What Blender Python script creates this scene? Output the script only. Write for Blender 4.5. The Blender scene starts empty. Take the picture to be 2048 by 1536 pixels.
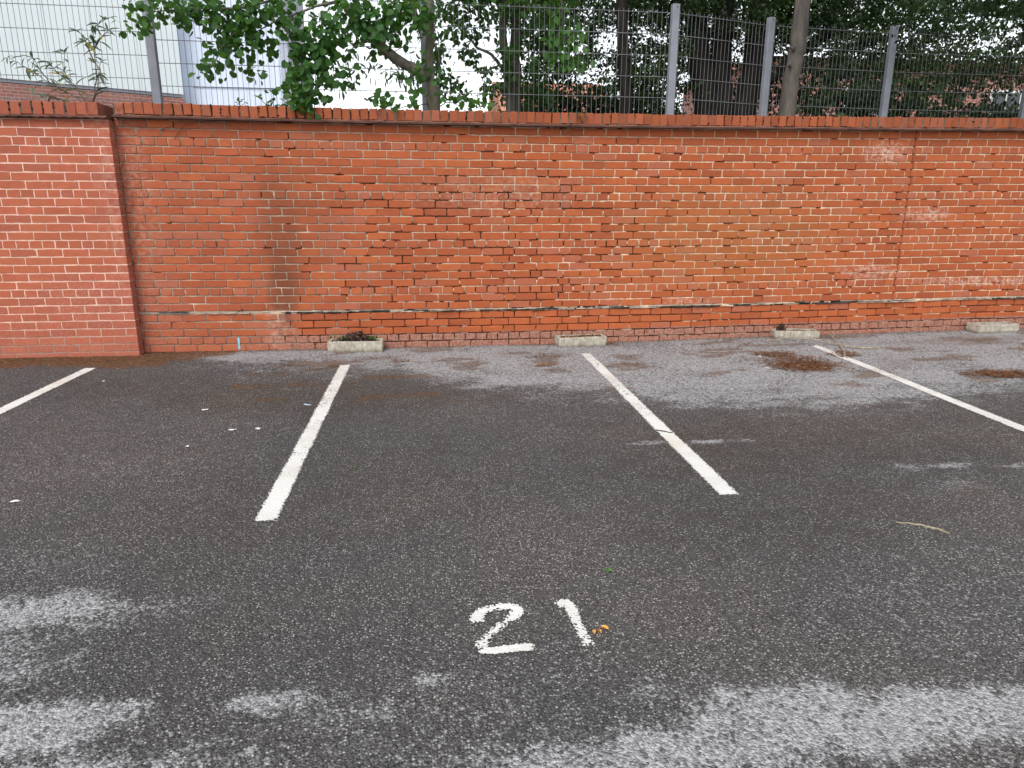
import bpy, math, random
import numpy as np
from mathutils import Vector, Matrix, Euler

random.seed(7)
rng = np.random.default_rng(11)
R = math.radians
scene = bpy.context.scene
col = scene.collection

# ------------------------------------------------------------------ camera, light, exposure
CAM = Vector((0.0, -6.978, 1.450))
PITCH, YAW, ROLL = 0.25957, 0.13099, 0.00468
cd = bpy.data.cameras.new('camera')
cd.sensor_width = 36.0
cd.lens = 1399.1 * 36.0 / 2048.0
cd.clip_start, cd.clip_end = 0.05, 800.0
cam = bpy.data.objects.new('camera', cd)
col.objects.link(cam)
fw = Vector((math.sin(YAW) * math.cos(PITCH), math.cos(YAW) * math.cos(PITCH), -math.sin(PITCH)))
rt = Vector((math.cos(YAW), -math.sin(YAW), 0))
up = rt.cross(fw)
rt2 = math.cos(ROLL) * rt + math.sin(ROLL) * up
up2 = -math.sin(ROLL) * rt + math.cos(ROLL) * up
mw = Matrix((rt2, up2, -fw)).transposed().to_4x4()
mw.translation = CAM
cam.matrix_world = mw
scene.camera = cam

SUN_EL, SUN_AZ = R(49), R(210)          # azimuth clockwise from +Y: behind and left of the camera
world = bpy.data.worlds.new('World')
scene.world = world
world.use_nodes = True
wn = world.node_tree
wn.nodes.clear()
sky = wn.nodes.new('ShaderNodeTexSky')
sky.sky_type = 'NISHITA'
sky.sun_disc = False
sky.sun_elevation = SUN_EL
sky.sun_rotation = SUN_AZ
sky.air_density = 1.0
sky.dust_density = 1.0
sky.ozone_density = 1.0
hs = wn.nodes.new('ShaderNodeHueSaturation')
hs.inputs['Saturation'].default_value = 0.22
bg = wn.nodes.new('ShaderNodeBackground')
bg.inputs['Strength'].default_value = 0.15
wo = wn.nodes.new('ShaderNodeOutputWorld')
wn.links.new(sky.outputs[0], hs.inputs['Color'])
wn.links.new(hs.outputs[0], bg.inputs['Color'])
wn.links.new(bg.outputs[0], wo.inputs['Surface'])

sl = bpy.data.lights.new('sun', 'SUN')
sl.energy = 1.2
sl.angle = R(28)
sl.color = (1.0, 0.965, 0.91)
so = bpy.data.objects.new('sun', sl)
col.objects.link(so)
sdir = Vector((math.sin(SUN_AZ) * math.cos(SUN_EL), math.cos(SUN_AZ) * math.cos(SUN_EL), math.sin(SUN_EL)))
so.rotation_euler = sdir.to_track_quat('Z', 'Y').to_euler()
so.location = (0, -8, 12)

vs = scene.view_settings
vs.view_transform = 'Standard'
vs.look = 'None'
vs.exposure = 0.80
vs.gamma = 1.0
vs.use_curve_mapping = False


# ------------------------------------------------------------------ helpers
def tag(o, label=None, cat=None, group=None, kind=None):
    if label: o['label'] = label
    if cat: o['category'] = cat
    if group: o['group'] = group
    if kind: o['kind'] = kind
    return o


def empty(name, loc=(0, 0, 0), rz=0.0):
    o = bpy.data.objects.new(name, None)
    o.location = loc
    o.rotation_euler = (0, 0, rz)
    o.empty_display_size = 0.1
    col.objects.link(o)
    return o


def link(name, me, mat=None, parent=None):
    o = bpy.data.objects.new(name, me)
    col.objects.link(o)
    if mat is not None and len(me.materials) == 0:
        me.materials.append(mat)
    if parent is not None:
        o.parent = parent
    return o


def mesh(name, verts, faces, smooth=False):
    me = bpy.data.meshes.new(name)
    me.from_pydata([tuple(map(float, v)) for v in verts], [], faces)
    if smooth:
        me.polygons.foreach_set('use_smooth', [True] * len(me.polygons))
    me.update()
    return me


def np_mesh(name, V, F, attrs=None, smooth=False):
    """V (n,3) float, F (m,k) int."""
    me = bpy.data.meshes.new(name)
    V = np.ascontiguousarray(V, dtype=np.float32)
    F = np.ascontiguousarray(F, dtype=np.int32)
    m, k = F.shape
    me.vertices.add(len(V))
    me.vertices.foreach_set('co', V.ravel())
    me.loops.add(m * k)
    me.loops.foreach_set('vertex_index', F.ravel())
    me.polygons.add(m)
    me.polygons.foreach_set('loop_start', np.arange(0, m * k, k, dtype=np.int32))
    if smooth:
        me.polygons.foreach_set('use_smooth', np.ones(m, dtype=bool))
    me.update(calc_edges=True)
    for key, a in (attrs or {}).items():
        a = np.ascontiguousarray(a, dtype=np.float32)
        if a.ndim == 1:
            at = me.attributes.new(key, 'FLOAT', 'POINT')
            at.data.foreach_set('value', a)
        else:
            at = me.attributes.new(key, 'FLOAT_COLOR', 'POINT')
            c4 = np.ones((len(a), 4), dtype=np.float32)
            c4[:, :3] = a
            at.data.foreach_set('color', c4.ravel())
    return me


class MB:
    def __init__(self):
        self.v, self.f = [], []

    def add(self, V, F):
        b = len(self.v)
        self.v += [tuple(map(float, p)) for p in V]
        self.f += [tuple(i + b for i in f) for f in F]

    def box(self, x0, x1, y0, y1, z0, z1):
        self.add([(x0, y0, z0), (x1, y0, z0), (x1, y1, z0), (x0, y1, z0), (x0, y0, z1), (x1, y0, z1), (x1, y1, z1), (x0, y1, z1)],
                 [(0, 3, 2, 1), (4, 5, 6, 7), (0, 1, 5, 4), (1, 2, 6, 5), (2, 3, 7, 6), (3, 0, 4, 7)])

    def tube(self, pts, radii, n=8, cap=True, wob=0.0):
        pts = [Vector(p) for p in pts]
        if isinstance(radii, (int, float)):
            radii = [radii] * len(pts)
        V, F = [], []
        prev = None
        for i, p in enumerate(pts):
            t = (pts[min(i + 1, len(pts) - 1)] - pts[max(i - 1, 0)]).normalized()
            if prev is None:
                a = t.orthogonal().normalized()
            else:
                a = (prev - t * prev.dot(t)).normalized()
            prev = a
            b = t.cross(a)
            for k in range(n):
                w = 1 + wob * (random.random() - 0.5)
                an = 2 * math.pi * k / n
                V.append(p + (a * math.cos(an) + b * math.sin(an)) * radii[i] * w)
        for i in range(len(pts) - 1):
            for k in range(n):
                k2 = (k + 1) % n
                F.append((i * n + k, i * n + k2, (i + 1) * n + k2, (i + 1) * n + k))
        if cap:
            F.append(tuple(reversed(range(n))))
            F.append(tuple((len(pts) - 1) * n + k for k in range(n)))
        self.add(V, F)

    def build(self, name, mat, parent=None, smooth=False):
        return link(name, mesh(name, self.v, self.f, smooth), mat, parent)


def _h(i, j, s):
    n = (i * 374761393 + j * 668265263 + s * 1274126177) & 0xFFFFFFFF
    n = ((n ^ (n >> 13)) * 1274126177) & 0xFFFFFFFF
    return ((n ^ (n >> 16)) & 0xFFFF) / 65535.0


def vnoise(x, y, s=0):
    x = np.asarray(x, dtype=np.float64); y = np.asarray(y, dtype=np.float64)
    i = np.floor(x).astype(np.int64); j = np.floor(y).astype(np.int64)
    u = x - i; v = y - j
    u = u * u * (3 - 2 * u); v = v * v * (3 - 2 * v)
    return (_h(i, j, s) * (1 - u) + _h(i + 1, j, s) * u) * (1 - v) + (_h(i, j + 1, s) * (1 - u) + _h(i + 1, j + 1, s) * u) * v


def fbm(x, y, s=0, o=4):
    a, t, n = 0.5, 0.0, 0.0
    for k in range(o):
        t = t + a * vnoise(x * 2 ** k, y * 2 ** k, s + k * 17)
        n += a
        a *= 0.5
    return t / n


def sstep(a, b, x):
    t = np.clip((x - a) / (b - a), 0, 1)
    return t * t * (3 - 2 * t)


def zg(x, y):
    return 0.013 * max(0.0, x - 1.5) * min(1.0, max(0.0, 1 + y / 4.0))


# ------------------------------------------------------------------ node helpers
class NT:
    def __init__(self, name):
        self.m = bpy.data.materials.new(name)
        self.m.use_nodes = True
        self.t = self.m.node_tree
        self.t.nodes.clear()
        self.out = self.t.nodes.new('ShaderNodeOutputMaterial')

    def _set(self, sock, v):
        if isinstance(v, bpy.types.NodeSocket):
            self.t.links.new(v, sock)
        elif v is not None:
            if hasattr(sock.default_value, '__len__') and not hasattr(v, '__len__'):
                v = (v,) * len(sock.default_value)
            if hasattr(v, '__len__') and len(v) == 3 and len(sock.default_value) == 4:
                v = (*v, 1.0)
            sock.default_value = v

    def node(self, typ, props=None, **ins):
        n = self.t.nodes.new('ShaderNode' + typ)
        for k, v in (props or {}).items():
            setattr(n, k, v)
        for k, v in ins.items():
            self._set(n.inputs[k.replace('_', ' ')], v)
        return n

    def pos(self):
        return self.node('NewGeometry').outputs['Position']

    def obj(self):
        return self.node('TexCoord').outputs['Object']

    def scale(self, v, s):
        n = self.node('VectorMath', {'operation': 'MULTIPLY'})
        self._set(n.inputs[0], v); n.inputs[1].default_value = s
        return n.outputs[0]

    def noise(self, v, scale, detail=3.0, rough=0.55, out=0):
        n = self.node('TexNoise', None, Vector=v, Scale=scale, Detail=detail, Roughness=rough)
        return n.outputs[out]

    def voro(self, v, scale, feature='F1', out='Distance', rnd=1.0):
        n = self.node('TexVoronoi', {'feature': feature}, Vector=v, Scale=scale, Randomness=rnd)
        return n.outputs[out]

    def math(self, op, a, b=None, c=None, clamp=False):
        n = self.node('Math', {'operation': op, 'use_clamp': clamp})
        for i, v in enumerate((a, b, c)):
            if v is not None:
                self._set(n.inputs[i], v)
        return n.outputs[0]

    def mr(self, v, a, b, c=0.0, d=1.0, smooth=True):
        n = self.node('MapRange', {'interpolation_type': 'SMOOTHSTEP' if smooth else 'LINEAR'})
        for i, x in enumerate((v, a, b, c, d)):
            self._set(n.inputs[i], x)
        return n.outputs[0]

    def mix(self, f, a, b, mode='MIX'):
        n = self.node('Mix', {'data_type': 'RGBA', 'blend_type': mode})
        self._set(n.inputs[0], f)
        self._set(n.inputs[6], a)
        self._set(n.inputs[7], b)
        return n.outputs[2]

    def attr(self, name, out='Fac', typ='GEOMETRY'):
        n = self.node('Attribute', {'attribute_name': name, 'attribute_type': typ})
        return n.outputs[out]

    def sep(self, v):
        n = self.node('SeparateXYZ')
        self._set(n.inputs[0], v)
        return n.outputs

    def ell(self, c, r, soft=0.5, warp=None):
        """1 inside an ellipsoid round c, falling to 0 over its outer part."""
        p = self.pos()
        if warp is not None:
            a = self.node('VectorMath', {'operation': 'ADD'})
            self._set(a.inputs[0], p); self._set(a.inputs[1], warp)
            p = a.outputs[0]
        s = self.node('VectorMath', {'operation': 'SUBTRACT'})
        self._set(s.inputs[0], p); s.inputs[1].default_value = c
        d = self.node('VectorMath', {'operation': 'DIVIDE'})
        self._set(d.inputs[0], s.outputs[0]); d.inputs[1].default_value = r
        l = self.node('VectorMath', {'operation': 'LENGTH'})
        self._set(l.inputs[0], d.outputs[0])
        return self.mr(l.outputs['Value'], 1 - soft, 1 + soft, 1.0, 0.0)

    def bump(self, h, strength=0.5, dist=0.003, normal=None):
        n = self.node('Bump', None, Strength=strength, Distance=dist, Height=h)
        if normal is not None:
            self._set(n.inputs['Normal'], normal)
        return n.outputs[0]

    def done(self, color, rough=0.85, normal=None, spec=0.3, alpha=None, trans=None, metal=0.0):
        p = self.node('BsdfPrincipled')
        self._set(p.inputs['Base Color'], color)
        self._set(p.inputs['Roughness'], rough)
        p.inputs['Specular IOR Level'].default_value = spec
        p.inputs['Metallic'].default_value = metal
        if normal is not None:
            self._set(p.inputs['Normal'], normal)
        sh = p.outputs[0]
        if trans is not None:
            tr = self.node('BsdfTranslucent')
            self._set(tr.inputs['Color'], trans[0])
            mx = self.node('MixShader')
            mx.inputs[0].default_value = trans[1]
            self.t.links.new(sh, mx.inputs[1]); self.t.links.new(tr.outputs[0], mx.inputs[2])
            sh = mx.outputs[0]
        if alpha is not None:
            tp = self.node('BsdfTransparent')
            mx = self.node('MixShader')
            self._set(mx.inputs[0], alpha)
            self.t.links.new(tp.outputs[0], mx.inputs[1]); self.t.links.new(sh, mx.inputs[2])
            sh = mx.outputs[0]
        self.t.links.new(sh, self.out.inputs['Surface'])
        return self.m


def simple(name, c, rough=0.8, var=0.3, scale=8.0, bump=0.0, bscale=60.0, spec=0.3, metal=0.0):
    n = NT(name)
    p = n.obj()
    f = n.noise(p, scale, 5)
    c2 = tuple(x * (1 - var) for x in c)
    c3 = tuple(min(1, x * (1 + var)) for x in c)
    cc = n.mix(n.mr(f, 0.3, 0.7), c2, c3)
    nm = n.bump(n.noise(p, bscale, 4), 0.6, bump) if bump else None
    return n.done(cc, rough, nm, spec, metal=metal)


# ------------------------------------------------------------------ materials
def asphalt_material():
    n = NT('asphalt')
    p = n.pos()
    wear, damp, brown, sheen = (n.attr(k) for k in ('wear', 'damp', 'brown', 'sheen'))
    p2 = n.scale(p, (1, 1, 0))
    vd = n.voro(p2, 112.0)
    vc = n.voro(p2, 112.0, out='Color')
    vr = n.sep(vc)[0]
    vd2 = n.voro(p2, 210.0)
    vr2 = n.sep(n.voro(p2, 210.0, out='Color'))[1]
    big = n.noise(p2, 0.9, 4)
    mid = n.noise(p2, 7.0, 5)
    fine = n.noise(p2, 60.0, 3)
    # binder and chippings
    top = n.mr(vd, 0.26, 0.52, 1.0, 0.0)
    stone = n.mix(n.mr(vr, 0.0, 0.68), (0.066, 0.065, 0.065), (0.125, 0.122, 0.120))
    stone = n.mix(n.mr(vr, 0.66, 1.0), stone, (0.50, 0.49, 0.47))
    small = n.mix(n.mr(vr2, 0.10, 0.25), (0.016, 0.0155, 0.0155), (0.060, 0.058, 0.0575))
    small = n.mix(n.mr(vr2, 0.72, 1.0), small, (0.20, 0.195, 0.188))
    c = n.mix(top, small, stone)
    c = n.mix(n.mr(n.noise(p2, 0.45, 4), 0.35, 0.68), n.mix(1.0, c, (0.86, 0.86, 0.87), 'MULTIPLY'), n.mix(1.0, c, (1.16, 1.14, 1.12), 'MULTIPLY'))
    c = n.mix(n.mr(mid, 0.35, 0.75, 0.0, 0.30), c, (0.072, 0.070, 0.070))
    c = n.mix(n.mr(big, 0.35, 0.65, 0.0, 0.30), c, n.mix(1.0, c, (1.05, 0.92, 0.84), 'MULTIPLY'))
    # damp brownish-dark zones
    dm = n.mr(n.math('ADD', damp, n.math('MULTIPLY', n.math('SUBTRACT', mid, 0.5), 0.9)), 0.2, 0.95)
    c = n.mix(dm, c, n.mix(1.0, c, (0.86, 0.79, 0.74), 'MULTIPLY'))
    # pale worn and dusty patches, broken up by the grain
    g = n.math('ADD', n.math('MULTIPLY', n.math('SUBTRACT', n.noise(p2, 20.0, 7, 0.7), 0.5), 1.3), n.math('MULTIPLY', n.math('SUBTRACT', fine, 0.5), 0.9))
    g = n.math('ADD', g, n.math('MULTIPLY', n.math('SUBTRACT', vr, 0.5), 0.38))
    wm = n.mr(n.math('ADD', wear, g), 0.26, 0.95)
    pit = n.mr(n.sep(n.voro(p2, 47.0, out='Color'))[2], 0.80, 0.86)
    pit = n.math('MULTIPLY', pit, n.mr(n.voro(p2, 47.0), 0.30, 0.55, 1.0, 0.0))
    wm = n.math('MULTIPLY', wm, n.mr(pit, 0.0, 1.0, 1.0, 0.25))
    pale = n.mix(n.mr(vr, 0.2, 1.0), (0.28, 0.28, 0.283), (0.50, 0.50, 0.51))
    pale = n.mix(n.mr(fine, 0.5, 0.75, 0.0, 0.5), pale, (0.12, 0.115, 0.11))
    c = n.mix(n.math('MULTIPLY', wm, 0.90), c, pale)
    # dark specks of grit lying in the pale band
    sp = n.mr(n.voro(n.scale(p, (26, 34, 0)), 1.0), 0.10, 0.2, 1.0, 0.0)
    sp = n.math('MULTIPLY', sp, n.mr(n.noise(p2, 2.4, 2), 0.45, 0.7))
    c = n.mix(n.math('MULTIPLY', sp, 0.6), c, (0.03, 0.024, 0.02))
    # brown moss and needle dust
    bm = n.mr(n.math('ADD', brown, n.math('MULTIPLY', g, 0.9)), 0.3, 0.85, 0.0, 0.80)
    bc = n.mix(n.mr(n.noise(p2, 30, 4), 0.35, 0.65), (0.075, 0.034, 0.013), (0.20, 0.095, 0.032))
    bc = n.mix(n.mr(n.noise(p2, 3.1, 3), 0.5, 0.7, 0, 0.5), bc, (0.075, 0.062, 0.018))
    c = n.mix(bm, c, bc)
    h = n.math('ADD', n.math('MULTIPLY', n.mr(vd, 0.05, 0.75, 1.0, 0.0), 1.0), n.math('MULTIPLY', fine, 0.35))
    h = n.math('ADD', h, n.math('MULTIPLY', n.mr(vd2, 0.0, 0.8, 1.0, 0.0), 0.35))
    nm = n.bump(h, 1.0, 0.0045)
    ro = n.mr(sheen, 0.0, 1.0, 0.82, 0.56, smooth=False)
    return n.done(c, ro, nm, 0.35)


def brick_material(name, by_object):
    n = NT(name)
    p = n.pos()
    if by_object:
        tint = n.node('ObjectInfo').outputs['Color']
    else:
        tint = n.attr('tint', 'Color')
    x, y, z = n.sep(p)
    n1 = n.noise(p, 9.0, 5, 0.6)
    n2 = n.noise(n.scale(p, (22, 22, 190)), 1.0, 4, 0.6)
    n3 = n.noise(p, 140.0, 3)
    c = n.mix(n.mr(n1, 0.3, 0.7, 0.0, 0.24), tint, (0.25, 0.058, 0.022))
    c = n.mix(n.mr(n2, 0.42, 0.72, 0.0, 0.32), c, (0.50, 0.165, 0.070))
    c = n.mix(n.mr(n3, 0.35, 0.62, 0.12, 0.0), c, (0.10, 0.03, 0.018))
    # broad tone drift along the wall
    big = n.noise(p, 0.8, 3)
    c = n.mix(n.mr(big, 0.4, 0.7, 0.0, 0.22), c, (0.46, 0.13, 0.048))
    # lime bloom and smears
    bl = n.math('MULTIPLY', n.mr(n.noise(n.scale(p, (3.5, 3.5, 7)), 1.0, 6, 0.7), 0.60, 0.78), n.mr(n.noise(p, 26, 5, 0.7), 0.42, 0.68))
    c = n.mix(n.math('MULTIPLY', bl, 0.34), c, (0.47, 0.25, 0.17))
    wv = n.scale(n.noise(p, 7.0, 4, 0.6, out=1), (0.35, 0.0, 0.12))
    for cen, rad, amt in (((4.95, 0, 1.98), (0.20, .4, 0.10), 0.75), ((5.52, 0, 1.36), (0.22, .4, 0.06), 0.8), ((4.95, 0, 0.76), (0.35, .4, 0.07), 0.6),
                          ((6.45, 0, 0.65), (0.8, .4, 0.04), 0.75), ((2.95, 0, 0.47), (0.25, .4, 0.05), 0.5), ((-1.2, 0, 0.25), (0.10, .4, 0.22), 0.5),
                          ((0.95, 0, 1.55), (0.7, .4, 0.18), 0.25), ((-2.42, 0, 1.6), (0.2, .4, 0.9), 0.25)):
        e = n.ell(cen, rad, 0.6, wv)
        e = n.math('MULTIPLY', e, n.mr(n.noise(p, 22, 5, 0.7), 0.42, 0.62, 0.0, amt))
        c = n.mix(e, c, (0.62, 0.44, 0.36))
    # dirty run down the face
    wv2 = n.scale(n.noise(p, 5.0, 5, 0.65, out=1), (0.22, 0, 0.5))
    for cen, rad, amt in (((-1.20, 0, 0.80), (0.12, .4, 0.36), 0.42), ((-1.18, 0, 1.25), (0.17, .4, 0.75), 0.34), ((-1.02, 0, 1.5), (0.40, .4, 0.45), 0.16), ((1.0, 0, 1.75), (0.8, .4, 0.2), 0.14), ((3.62, 0, 0.20), (0.16, .4, 0.09), 0.55),
                          ((0.35, 0, 0.9), (0.8, .4, 0.7), 0.0)):
        if amt:
            c = n.mix(n.math('MULTIPLY', n.ell(cen, rad, 0.55, wv2), amt), c, (0.085, 0.040, 0.022))
    # yellow-green algae tinge
    c = n.mix(n.math('MULTIPLY', n.ell((3.3, 0, 1.35), (1.1, .4, 0.45), 0.6, wv2), 0.16), c, (0.33, 0.21, 0.05))
    # foot of the wall: greyed, splashed bricks
    ft = n.mr(n.math('ADD', n.math('SUBTRACT', z, n.math('MULTIPLY', n.math('MAXIMUM', n.math('SUBTRACT', x, 1.5), 0.0), 0.013)), n.math('MULTIPLY', n.math('SUBTRACT', n1, 0.5), 0.05)), 0.125, 0.15, 1.0, 0.0)
    ft = n.math('MULTIPLY', ft, n.mr(x, -2.0, -0.9, 0.12, 0.72))
    fcol = n.mix(n.mr(n.noise(p, 45, 4), 0.35, 0.65), (0.22, 0.095, 0.065), (0.36, 0.235, 0.195))
    c = n.mix(ft, c, fcol)
    # crumbled white pitting low down on the pier
    sp = n.mr(n.voro(p, 95.0), 0.22, 0.34, 1.0, 0.0)
    sp = n.math('MULTIPLY', sp, n.mr(n.sep(n.voro(p, 95.0, out='Color'))[0], 0.45, 0.5))
    sm = n.math('MAXIMUM', n.ell((-2.75, -0.1, 0.74), (0.62, .6, 0.26), 0.55, wv2), n.math('MULTIPLY', n.ell((-3.1, -0.1, 0.42), (1.2, .6, 0.36), 0.5, wv2), 0.55))
    c = n.mix(n.math('MULTIPLY', n.math('MULTIPLY', sp, sm), 0.85), c, (0.62, 0.42, 0.35))
    c = n.mix(n.math('MULTIPLY', sm, 0.25), c, (0.36, 0.12, 0.10))
    # grit speckle in the lower courses
    gs = n.math('MULTIPLY', n.mr(n.voro(p, 60.0), 0.10, 0.17, 1.0, 0.0), n.mr(z, 0.2, 0.6, 0.7, 0.05))
    c = n.mix(n.math('MULTIPLY', gs, 0.6), c, (0.55, 0.33, 0.22))
    h = n.math('ADD', n.noise(p, 160, 4, 0.65), n.math('MULTIPLY', n2, 0.8))
    nm = n.bump(h, 0.6, 0.0022)
    return n.done(c, 0.88, nm, 0.25)


def mortar_material(name, left, right):
    n = NT(name)
    p = n.pos()
    x, y, z = n.sep(p)
    t = n.mr(n.math('ADD', x, n.math('MULTIPLY', n.math('SUBTRACT', n.noise(p, 0.9, 4), 0.5), 4.0)), -1.6, 2.2)
    c = n.mix(t, left, right)
    f = n.noise(p, 18, 5, 0.65)
    c = n.mix(n.mr(f, 0.35, 0.7, 0.0, 0.55), c, tuple(v * 0.45 for v in left))
    c = n.mix(n.mr(n.noise(p, 4.0, 4), 0.5, 0.7, 0.0, 0.4), c, tuple(min(1, v * 1.25) for v in right))
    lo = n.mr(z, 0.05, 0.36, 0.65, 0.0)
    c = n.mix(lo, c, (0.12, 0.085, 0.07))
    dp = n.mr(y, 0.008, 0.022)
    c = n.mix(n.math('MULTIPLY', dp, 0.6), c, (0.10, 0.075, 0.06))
    nm = n.bump(n.noise(p, 130, 4), 0.7, 0.003)
    return n.done(c, 0.95, nm, 0.15)


M = {}
M['asphalt'] = asphalt_material()
M['brick'] = brick_material('brick_face', True)
M['brick_mass'] = brick_material('brick_face_joined', False)
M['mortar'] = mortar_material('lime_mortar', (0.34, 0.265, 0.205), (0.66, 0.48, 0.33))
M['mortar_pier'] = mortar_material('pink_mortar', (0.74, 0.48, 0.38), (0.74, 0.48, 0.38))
M['coping_mortar'] = simple('coping_pointing', (0.13, 0.10, 0.08), 0.95, 0.6, 12, 0.004, 60)
M['ledge'] = simple('ledge_clay', (0.105, 0.046, 0.034), 0.8, 0.35, 6, 0.003, 50)
M['ledge_mortar'] = simple('ledge_fillet', (0.17, 0.085, 0.06), 0.95, 0.4, 9, 0.004, 60)
M['slate'] = simple('weathered_slate', (0.36, 0.30, 0.245), 0.85, 0.55, 12, 0.003, 60)
M['slate_dark'] = simple('dark_slate', (0.045, 0.042, 0.040), 0.8, 0.4, 12, 0.003, 60)
M['moss'] = simple('black_moss', (0.016, 0.015, 0.012), 0.95, 0.5, 40, 0.004, 120)
M['galv'] = simple('galvanised_post', (0.225, 0.24, 0.275), 0.6, 0.13, 5, 0.0005, 60, 0.4)
M['wire'] = simple('galvanised_wire', (0.15, 0.155, 0.165), 0.6, 0.2, 5, 0, 60, 0.4)
M['bolt'] = simple('dark_bolt', (0.03, 0.03, 0.03), 0.5, 0.2)
M['soil'] = simple('bank_soil', (0.08, 0.055, 0.035), 0.95, 0.5, 5, 0.02, 20)
M['clad'] = simple('pale_cladding', (0.80, 0.885, 0.90), 0.6, 0.02, 0.4)
M['clad2'] = simple('lavender_cladding', (0.66, 0.735, 0.87), 0.6, 0.03, 0.4)
M['trim'] = simple('grey_trim', (0.40, 0.44, 0.52), 0.6, 0.08, 0.8)
M['roof'] = simple('terracotta_roof', (0.50, 0.22, 0.14), 0.85, 0.25, 3, 0.01, 14)
M['paleroof'] = simple('pale_roof_sheet', (0.50, 0.58, 0.64), 0.6, 0.08, 1)
M['glass'] = simple('dark_pane', (0.05, 0.06, 0.07), 0.15, 0.2, 2, 0, 60, 0.6)
M['frame'] = simple('white_frame', (0.7, 0.7, 0.68), 0.5, 0.05)
M['twig'] = simple('pale_twig', (0.30, 0.25, 0.18), 0.85, 0.35, 30, 0.001, 120)
M['darktwig'] = simple('dark_twig', (0.06, 0.042, 0.028), 0.9, 0.35, 30, 0.001, 120)
M['paper'] = simple('white_scrap', (0.78, 0.79, 0.80), 0.8, 0.06)
M['feather'] = simple('blue_grey_feather', (0.55, 0.66, 0.74), 0.8, 0.2, 60)
M['bluepaint'] = simple('blue_paint', (0.22, 0.47, 0.62), 0.8, 0.25, 50)


def far_brick_material():
    n = NT('far_brickwork')
    p = n.obj()
    v = n.scale(p, (1, 1, 1))
    x, y, z = n.sep(v)
    cb = n.node('CombineXYZ')
    n._set(cb.inputs[0], n.math('ADD', x, y)); n._set(cb.inputs[1], z)
    b = n.node('TexBrick', None, Vector=cb.outputs[0], Color1=(0.36, 0.145, 0.11), Color2=(0.27, 0.10, 0.08), Mortar=(0.45, 0.33, 0.29), Scale=1.0)
    b.inputs['Brick Width'].default_value = 0.225
    b.inputs['Row Height'].default_value = 0.075
    b.inputs['Mortar Size'].default_value = 0.008
    c = n.mix(n.mr(n.noise(p, 1.6, 5), 0.35, 0.7, 0, 0.4), b.outputs[0], (0.42, 0.24, 0.20))
    return n.done(c, 0.9, None, 0.2)


M['farbrick'] = far_brick_material()


def concrete_material():
    n = NT('planter_concrete')
    p = n.pos()
    o = n.obj()
    z = n.sep(o)[2]
    f = n.noise(p, 20, 5, 0.65)
    c = n.mix(n.mr(f, 0.3, 0.7), (0.32, 0.285, 0.225), (0.54, 0.50, 0.42))
    st = n.noise(n.scale(p, (60, 60, 5)), 1.0, 3)
    c = n.mix(n.mr(st, 0.45, 0.7, 0.0, 0.45), c, (0.20, 0.175, 0.12))
    c = n.mix(n.mr(z, 0.0, 0.045, 0.65, 0.0), c, (0.10, 0.075, 0.05))
    pit = n.mr(n.voro(p, 75), 0.14, 0.28, 1.0, 0.0)
    c = n.mix(n.math('MULTIPLY', pit, 0.55), c, (0.10, 0.085, 0.06))
    nm = n.bump(n.math('SUBTRACT', n.noise(p, 110, 4), n.math('MULTIPLY', pit, 0.6)), 0.8, 0.004)
    return n.done(c, 0.93, nm, 0.2)


M['concrete'] = concrete_material()


def paint_material():
    n = NT('road_paint')
    p = n.scale(n.pos(), (1, 1, 0))
    edge, wear = n.attr('edge'), n.attr('wear')
    nz = n.math('ADD', n.noise(p, 95, 4, 0.6), n.math('MULTIPLY', n.noise(p, 14, 3), 0.5))
    vr = n.voro(p, 120.0)
    a = n.math('MULTIPLY', n.math('SUBTRACT', 1.0, edge), 2.4)
    a = n.math('SUBTRACT', a, n.math('MULTIPLY', wear, 2.0))
    a = n.math('ADD', a, n.math('MULTIPLY', n.math('SUBTRACT', nz, 0.75), 2.8))
    a = n.math('ADD', a, n.math('MULTIPLY', n.math('SUBTRACT', 0.42, vr), 2.2))
    alpha = n.mr(a, 0.35, 0.75)
    big = n.noise(p, 5.0, 4)
    c = n.mix(n.mr(big, 0.4, 0.7), (0.72, 0.715, 0.685), (0.62, 0.60, 0.55))
    c = n.mix(n.mr(n.noise(p, 2.1, 3), 0.58, 0.72, 0.0, 0.35), c, (0.62, 0.50, 0.36))
    c = n.mix(n.mr(n.noise(p, 130, 3), 0.52, 0.7, 0.0, 0.30), c, (0.45, 0.44, 0.41))
    nm = n.bump(n.mr(vr, 0.05, 0.75, 1.0, 0.0), 0.5, 0.003)
    return n.done(c, 0.75, nm, 0.3, alpha=alpha)


M['paint'] = paint_material()


def leaf_material(name, a, b, trans=0.35, tcol=None, rough=0.55, yellow=None):
    n = NT(name)
    t = n.attr('tint')
    c = n.mix(t, a, b)
    if yellow is not None:
        c = n.mix(n.mr(t, 0.93, 0.97), c, yellow)
    c = n.mix(n.mr(n.noise(n.obj(), 25, 2), 0.35, 0.7, 0, 0.25), c, tuple(v * 0.55 for v in a))
    tc = n.mix(0.0, c, c, 'MIX') if tcol is None else n.mix(t, tuple(v * 0.6 for v in tcol), tcol)
    return n.done(c, rough, None, 0.35, trans=(tc, trans))


def leaf_object_material(name, a, b, trans=0.35, tcol=(0.07, 0.16, 0.02), rough=0.5):
    n = NT(name)
    t = n.node('ObjectInfo').outputs['Random']
    c = n.mix(t, a, b)
    return n.done(c, rough, None, 0.35, trans=(tcol, trans))


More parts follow.
